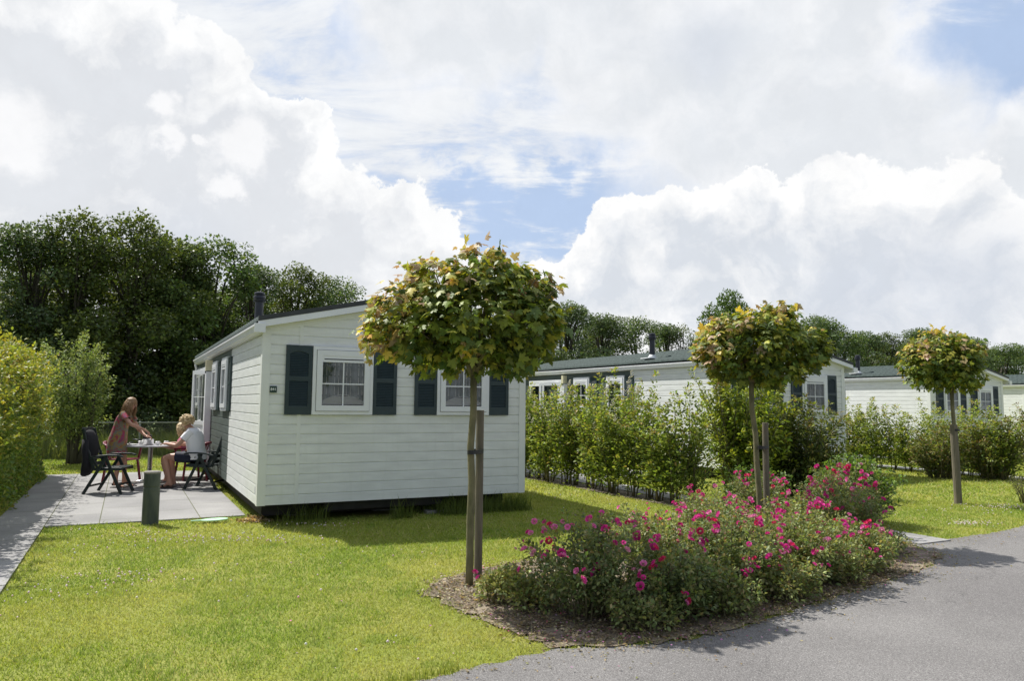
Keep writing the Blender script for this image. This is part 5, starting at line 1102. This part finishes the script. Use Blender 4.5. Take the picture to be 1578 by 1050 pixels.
# --- standing woman, faces +x, leaning over the table
t = thing('person', 'standing woman with long brown hair in a patterned dress, stirring the saucepan', 'person', (-7.10, 13.62, .02), .10)
J = {'pelvis': ((-.06, 0, .90), (.12, .13)), 'waist': ((-.045, 0, 1.04), (.095, .115)), 'chest': ((.0, 0, 1.19), (.10, .13)), 'upper': ((.03, 0, 1.30), (.075, .10)), 'neck': ((.075, 0, 1.395), .046)}
E = [('pelvis', 'waist'), ('waist', 'chest'), ('chest', 'upper'), ('upper', 'neck')]
for s, sd_, kx, ax_ in ((-1, 'r', .01, -.02), (1, 'l', .03, .07)):
    J['hip' + sd_] = ((-.055, s * .085, .82), .082); J['thigh' + sd_] = ((-.03 + kx * .5, s * .088, .62), .07); J['knee' + sd_] = ((kx, s * .085, .46), .048); J['calf' + sd_] = ((kx * .5 + ax_ * .5 - .02, s * .085, .32), .048)
    J['ankle' + sd_] = ((ax_ - .03, s * .085, .09), .03); J['heel' + sd_] = ((ax_ - .06, s * .085, .035), .03); J['ball' + sd_] = ((ax_ + .08, s * .095, .028), (.036, .02)); J['toe' + sd_] = ((ax_ + .135, s * .098, .02), (.03, .013))
    E += [('pelvis', 'hip' + sd_), ('hip' + sd_, 'thigh' + sd_), ('thigh' + sd_, 'knee' + sd_), ('knee' + sd_, 'calf' + sd_), ('calf' + sd_, 'ankle' + sd_), ('ankle' + sd_, 'heel' + sd_), ('ankle' + sd_, 'ball' + sd_), ('ball' + sd_, 'toe' + sd_)]
for s, sd_, el, wr in ((-1, 'r', (.215, -.215, 1.145), (.40, -.10, 1.05)), (1, 'l', (.20, .20, 1.05), (.375, .06, .93))):
    J['sho' + sd_] = ((.045, s * .155, 1.315), .048); J['elb' + sd_] = (el, .036); J['wri' + sd_] = (wr, .023); J['fore' + sd_] = (tuple(Vector(el).lerp(Vector(wr), .35)), .034)
    E += [('upper', 'sho' + sd_), ('sho' + sd_, 'elb' + sd_), ('elb' + sd_, 'fore' + sd_), ('fore' + sd_, 'wri' + sd_)]
add_hand(J, E, 'wrir', (.75, .25, -.5), (.5, -.1, .8), (.1, 1, 0), .95, 1.0); add_hand(J, E, 'wril', (.9, -.1, -.25), (.2, .2, .95), (.1, -1, 0), .95, .7)
hc = head(J, E, (.135, 0, 1.515), (.86, 0, -.5)); body = skin_body('body', J, E, t); face(t, *hc)
mb = MB(); loft(mb, [((-.075, 0, .60), X, Y, .165, .215), ((-.085, 0, .72), X, Y, .16, .21), ((-.08, 0, .86), X, Y, .155, .195), ((-.06, 0, .98), X, Y, .135, .175), ((-.04, 0, 1.08), X, Y, .122, .155), ((-.01, 0, 1.18), X, Y, .128, .165), ((.02, 0, 1.27), X, Y, .115, .175), ((.035, 0, 1.335), X, Y, .085, .165), ((.05, 0, 1.37), X, Y, .06, .10)], 28, False, 0, .035, 2)
for s, e in ((-1, (.13, -.195, 1.22)), (1, (.125, .195, 1.19))):
    a = Vector((.035, s * .135, 1.325)); b = Vector(e); d = (b - a).normalized(); x = d.cross(Vector(Z)).normalized(); y = d.cross(x)
    loft(mb, [(a - d * .02, x, y, .06, .06), (a.lerp(b, .4), x, y, .07, .068), (b, x, y, .075, .07)], 18, False, 0, .05, 4)
o = mb.build('dress', M_dress, t, True)
def strands(name, c, f, lf, u, m_, n, length, seed, parent, s=1.0, back=.5, rad=.008, wave=.012):
    r = np.random.default_rng(seed); mb = MB(); c = Vector(c)
    for i in range(n):
        a = r.uniform(-1, 1) * 2.25; el = r.uniform(.05, 1.5)     # azimuth from the back of the head
        d = (-f * math.cos(a) + lf * math.sin(a)) * math.cos(el) + u * math.sin(el)
        p0 = c + d * .088 * s; out = (-f * math.cos(a) + lf * math.sin(a))
        ln = length * r.uniform(.7, 1.05); pts = [p0]; nst = 6
        side = c + out * .102 * s - u * .01 * s; pts.append(p0.lerp(side, .6) + d * .012 * s); pts.append(side + Vector((0, 0, -.02)))
        for k in range(1, nst): pts.append(side + Vector((-back * .12 * k / nst * (1.2 + math.cos(a)), lf.y * math.sin(a) * .02, -.02 - ln * k / nst)) + Vector(tuple(r.normal(0, wave, 3))))
        mb.tube(pts, [rad * .6, rad, rad] + [rad * (1.1 - .9 * k / nst) for k in range(1, nst)], 5)
    loft(mb, [(c - f * .02 + u * q, f, lf, .103 * s * math.sqrt(max(.02, 1 - (q / (.112 * s)) ** 2)), .094 * s * math.sqrt(max(.02, 1 - (q / (.112 * s)) ** 2))) for q in (.025 * s, .05 * s, .08 * s, .1 * s, .110 * s)], 18)
    loft(mb, [(c - f * (.035 - q * .1) + u * q, f, lf, .083 * s, .085 * s) for q in (-.07 * s, -.03 * s, .01 * s, .03 * s)], 18)
    return mb.build(name, m_, parent, True)
strands('hair', *hc, M_hairL, 190, .27, 8, t, 1.0, .35)
for sd_, ax_ in (('r', -.02), ('l', .07)):
    s = -1 if sd_ == 'r' else 1; mb = MB(); mb.prism([(ax_ - .1, s * .09 - .035, 0), (ax_ + .17, s * .1 - .04, 0), (ax_ + .18, s * .1 + .04, 0), (ax_ - .1, s * .09 + .035, 0)], (0, 0, .014)); mb.bar((ax_ + .07, s * .095 - .042, .035), (ax_ + .07, s * .095 + .042, .035), .03, .03); mb.bar((ax_ - .06, s * .09 - .036, .06), (ax_ - .06, s * .09 + .036, .06), .02, .04); mb.build('sandal', M_shoe, t, bevel=.003)
# --- seated figures, local +x forward
def seated(loc, rz, sc, label, top_m, short_m, hair_m, curly, seed):
    t = thing('person', label, 'person', (*loc, .02), rz); t.scale = (sc, sc, sc)
    J = {'pelvis': ((0, 0, .56), (.13, .15)), 'waist': ((.015, 0, .70), (.125, .15)), 'chest': ((.05, 0, .86), (.105, .13)), 'upper': ((.08, 0, .97), (.07, .09)), 'neck': ((.125, 0, 1.075), .052)}
    E = [('pelvis', 'waist'), ('waist', 'chest'), ('chest', 'upper'), ('upper', 'neck')]
    for s, sd_ in ((-1, 'r'), (1, 'l')):
        ft = .02 if s < 0 else -.03
        J['hip' + sd_] = ((.08, s * .10, .535), .092); J['thigh' + sd_] = ((.30, s * .115, .56), .082); J['knee' + sd_] = ((.52, s * .12, .555), .060); J['calf' + sd_] = ((.50 + ft * .5, s * .115, .38), .056)
        J['ankle' + sd_] = ((.44 + ft, s * .11, .10), .034); J['heel' + sd_] = ((.41 + ft, s * .11, .04), .032); J['ball' + sd_] = ((.55 + ft, s * .12, .035), (.04, .023)); J['toe' + sd_] = ((.62 + ft, s * .125, .025), (.034, .015))
        E += [('pelvis', 'hip' + sd_), ('hip' + sd_, 'thigh' + sd_), ('thigh' + sd_, 'knee' + sd_), ('knee' + sd_, 'calf' + sd_), ('calf' + sd_, 'ankle' + sd_), ('ankle' + sd_, 'heel' + sd_), ('ankle' + sd_, 'ball' + sd_), ('ball' + sd_, 'toe' + sd_)]
        el = (.27, s * .215, .765); wr = (.50, s * .12, .795)
        J['sho' + sd_] = ((.08, s * .155, .985), .047); J['elb' + sd_] = (el, .043); J['fore' + sd_] = (tuple(Vector(el).lerp(Vector(wr), .35)), .041); J['wri' + sd_] = (wr, .026)
        E += [('upper', 'sho' + sd_), ('sho' + sd_, 'elb' + sd_), ('elb' + sd_, 'fore' + sd_), ('fore' + sd_, 'wri' + sd_)]
        add_hand(J, E, 'wri' + sd_, (.95, -s * .3, -.02), (0, 0, 1), (.2, -s, .0), 1.0, .45)
    hc = head(J, E, (.215, 0, 1.195), (.8, 0, -.6)); skin_body('body', J, E, t); face(t, *hc)
    mb = MB(); loft(mb, [((-.01, 0, .52), X, Y, .165, .195), ((.0, 0, .62), X, Y, .165, .19), ((.02, 0, .74), X, Y, .15, .18), ((.045, 0, .86), X, Y, .16, .188), ((.06, 0, .95), X, Y, .145, .195), ((.068, 0, 1.02), X, Y, .118, .19), ((.08, 0, 1.06), X, Y, .095, .14), ((.10, 0, 1.085), X, Y, .068, .08)], 28, False, 0, .03, seed)
    for s in (-1, 1):
        a = Vector((.07, s * .145, 1.0)); b = Vector((.165, s * .20, .88)); d = (b - a).normalized(); x = d.cross(Vector(Z)).normalized(); y = d.cross(x)
        loft(mb, [(a - d * .03, x, y, .078, .078), (a.lerp(b, .5), x, y, .076, .074), (b, x, y, .068, .064)], 18, False, 0, .04, seed + 1)
    mb.build('top', top_m, t, True)
    mb = MB(); loft(mb, [((-.13, 0, .545), Z, Y, .06, .12), ((-.06, 0, .555), Z, Y, .105, .185), ((.06, 0, .555), Z, Y, .105, .20)], 24, True)
    for s in (-1, 1): loft(mb, [((.02, s * .095, .55), Z, Y, .103, .103), ((.16, s * .105, .557), Z, Y, .10, .10), ((.31, s * .113, .565), Z, Y, .096, .098)], 20, False, 0, .03, seed + 3)
    mb.build('shorts', short_m, t, True)
    c, f, lf, u = hc
    if curly:
        r = np.random.default_rng(seed); mb = MB()
        for i in range(420):
            d = Vector(tuple(rdir(1, r)[0])); ff = d.dot(f); uu = d.dot(u)
            if (ff > .35 and uu < .5) or uu < -.62: continue
            p = c - f * .012 + d * (.094 + .026 * r.random()); q = Vector(tuple(rdir(1, r)[0])) * .018
            mb.tube([p - q, p + d * .012, p + q], [.006, .015, .006], 6)
        loft(mb, [(c - f * .022 + u * q, f, lf, .105 * math.sqrt(1 - (q / .12) ** 2), .10 * math.sqrt(1 - (q / .12) ** 2)) for q in (-.06, -.02, .03, .07, .1, .113)], 18)
        mb.build('hair', hair_m, t, True)
    else: strands('hair', c, f, lf, u, hair_m, 110, .16, seed, t)
    for s in (-1, 1):
        ft = .02 if s < 0 else -.03; mb = MB(); x0 = .385 + ft; mb.prism([(x0, s * .115 - .036, 0), (x0 + .27, s * .122 - .042, 0), (x0 + .28, s * .122 + .04, 0), (x0, s * .115 + .036, 0)], (0, 0, .014)); mb.bar((x0 + .17, s * .12 - .045, .045), (x0 + .17, s * .12 + .045, .045), .03, .035); mb.build('sandal', M_shoe, t, bevel=.003)
    return t
seated((-5.73, 13.62), PI - .05, 1.0, 'seated woman with short curly blonde hair, white t-shirt and navy shorts', M_tee, M_navy, M_hairB, True, 12)
seated((-6.20, 14.42), PI + .1, .88, 'child in a pink top sitting behind the blonde woman', M_pink, M_pink, M_hairB, False, 22)
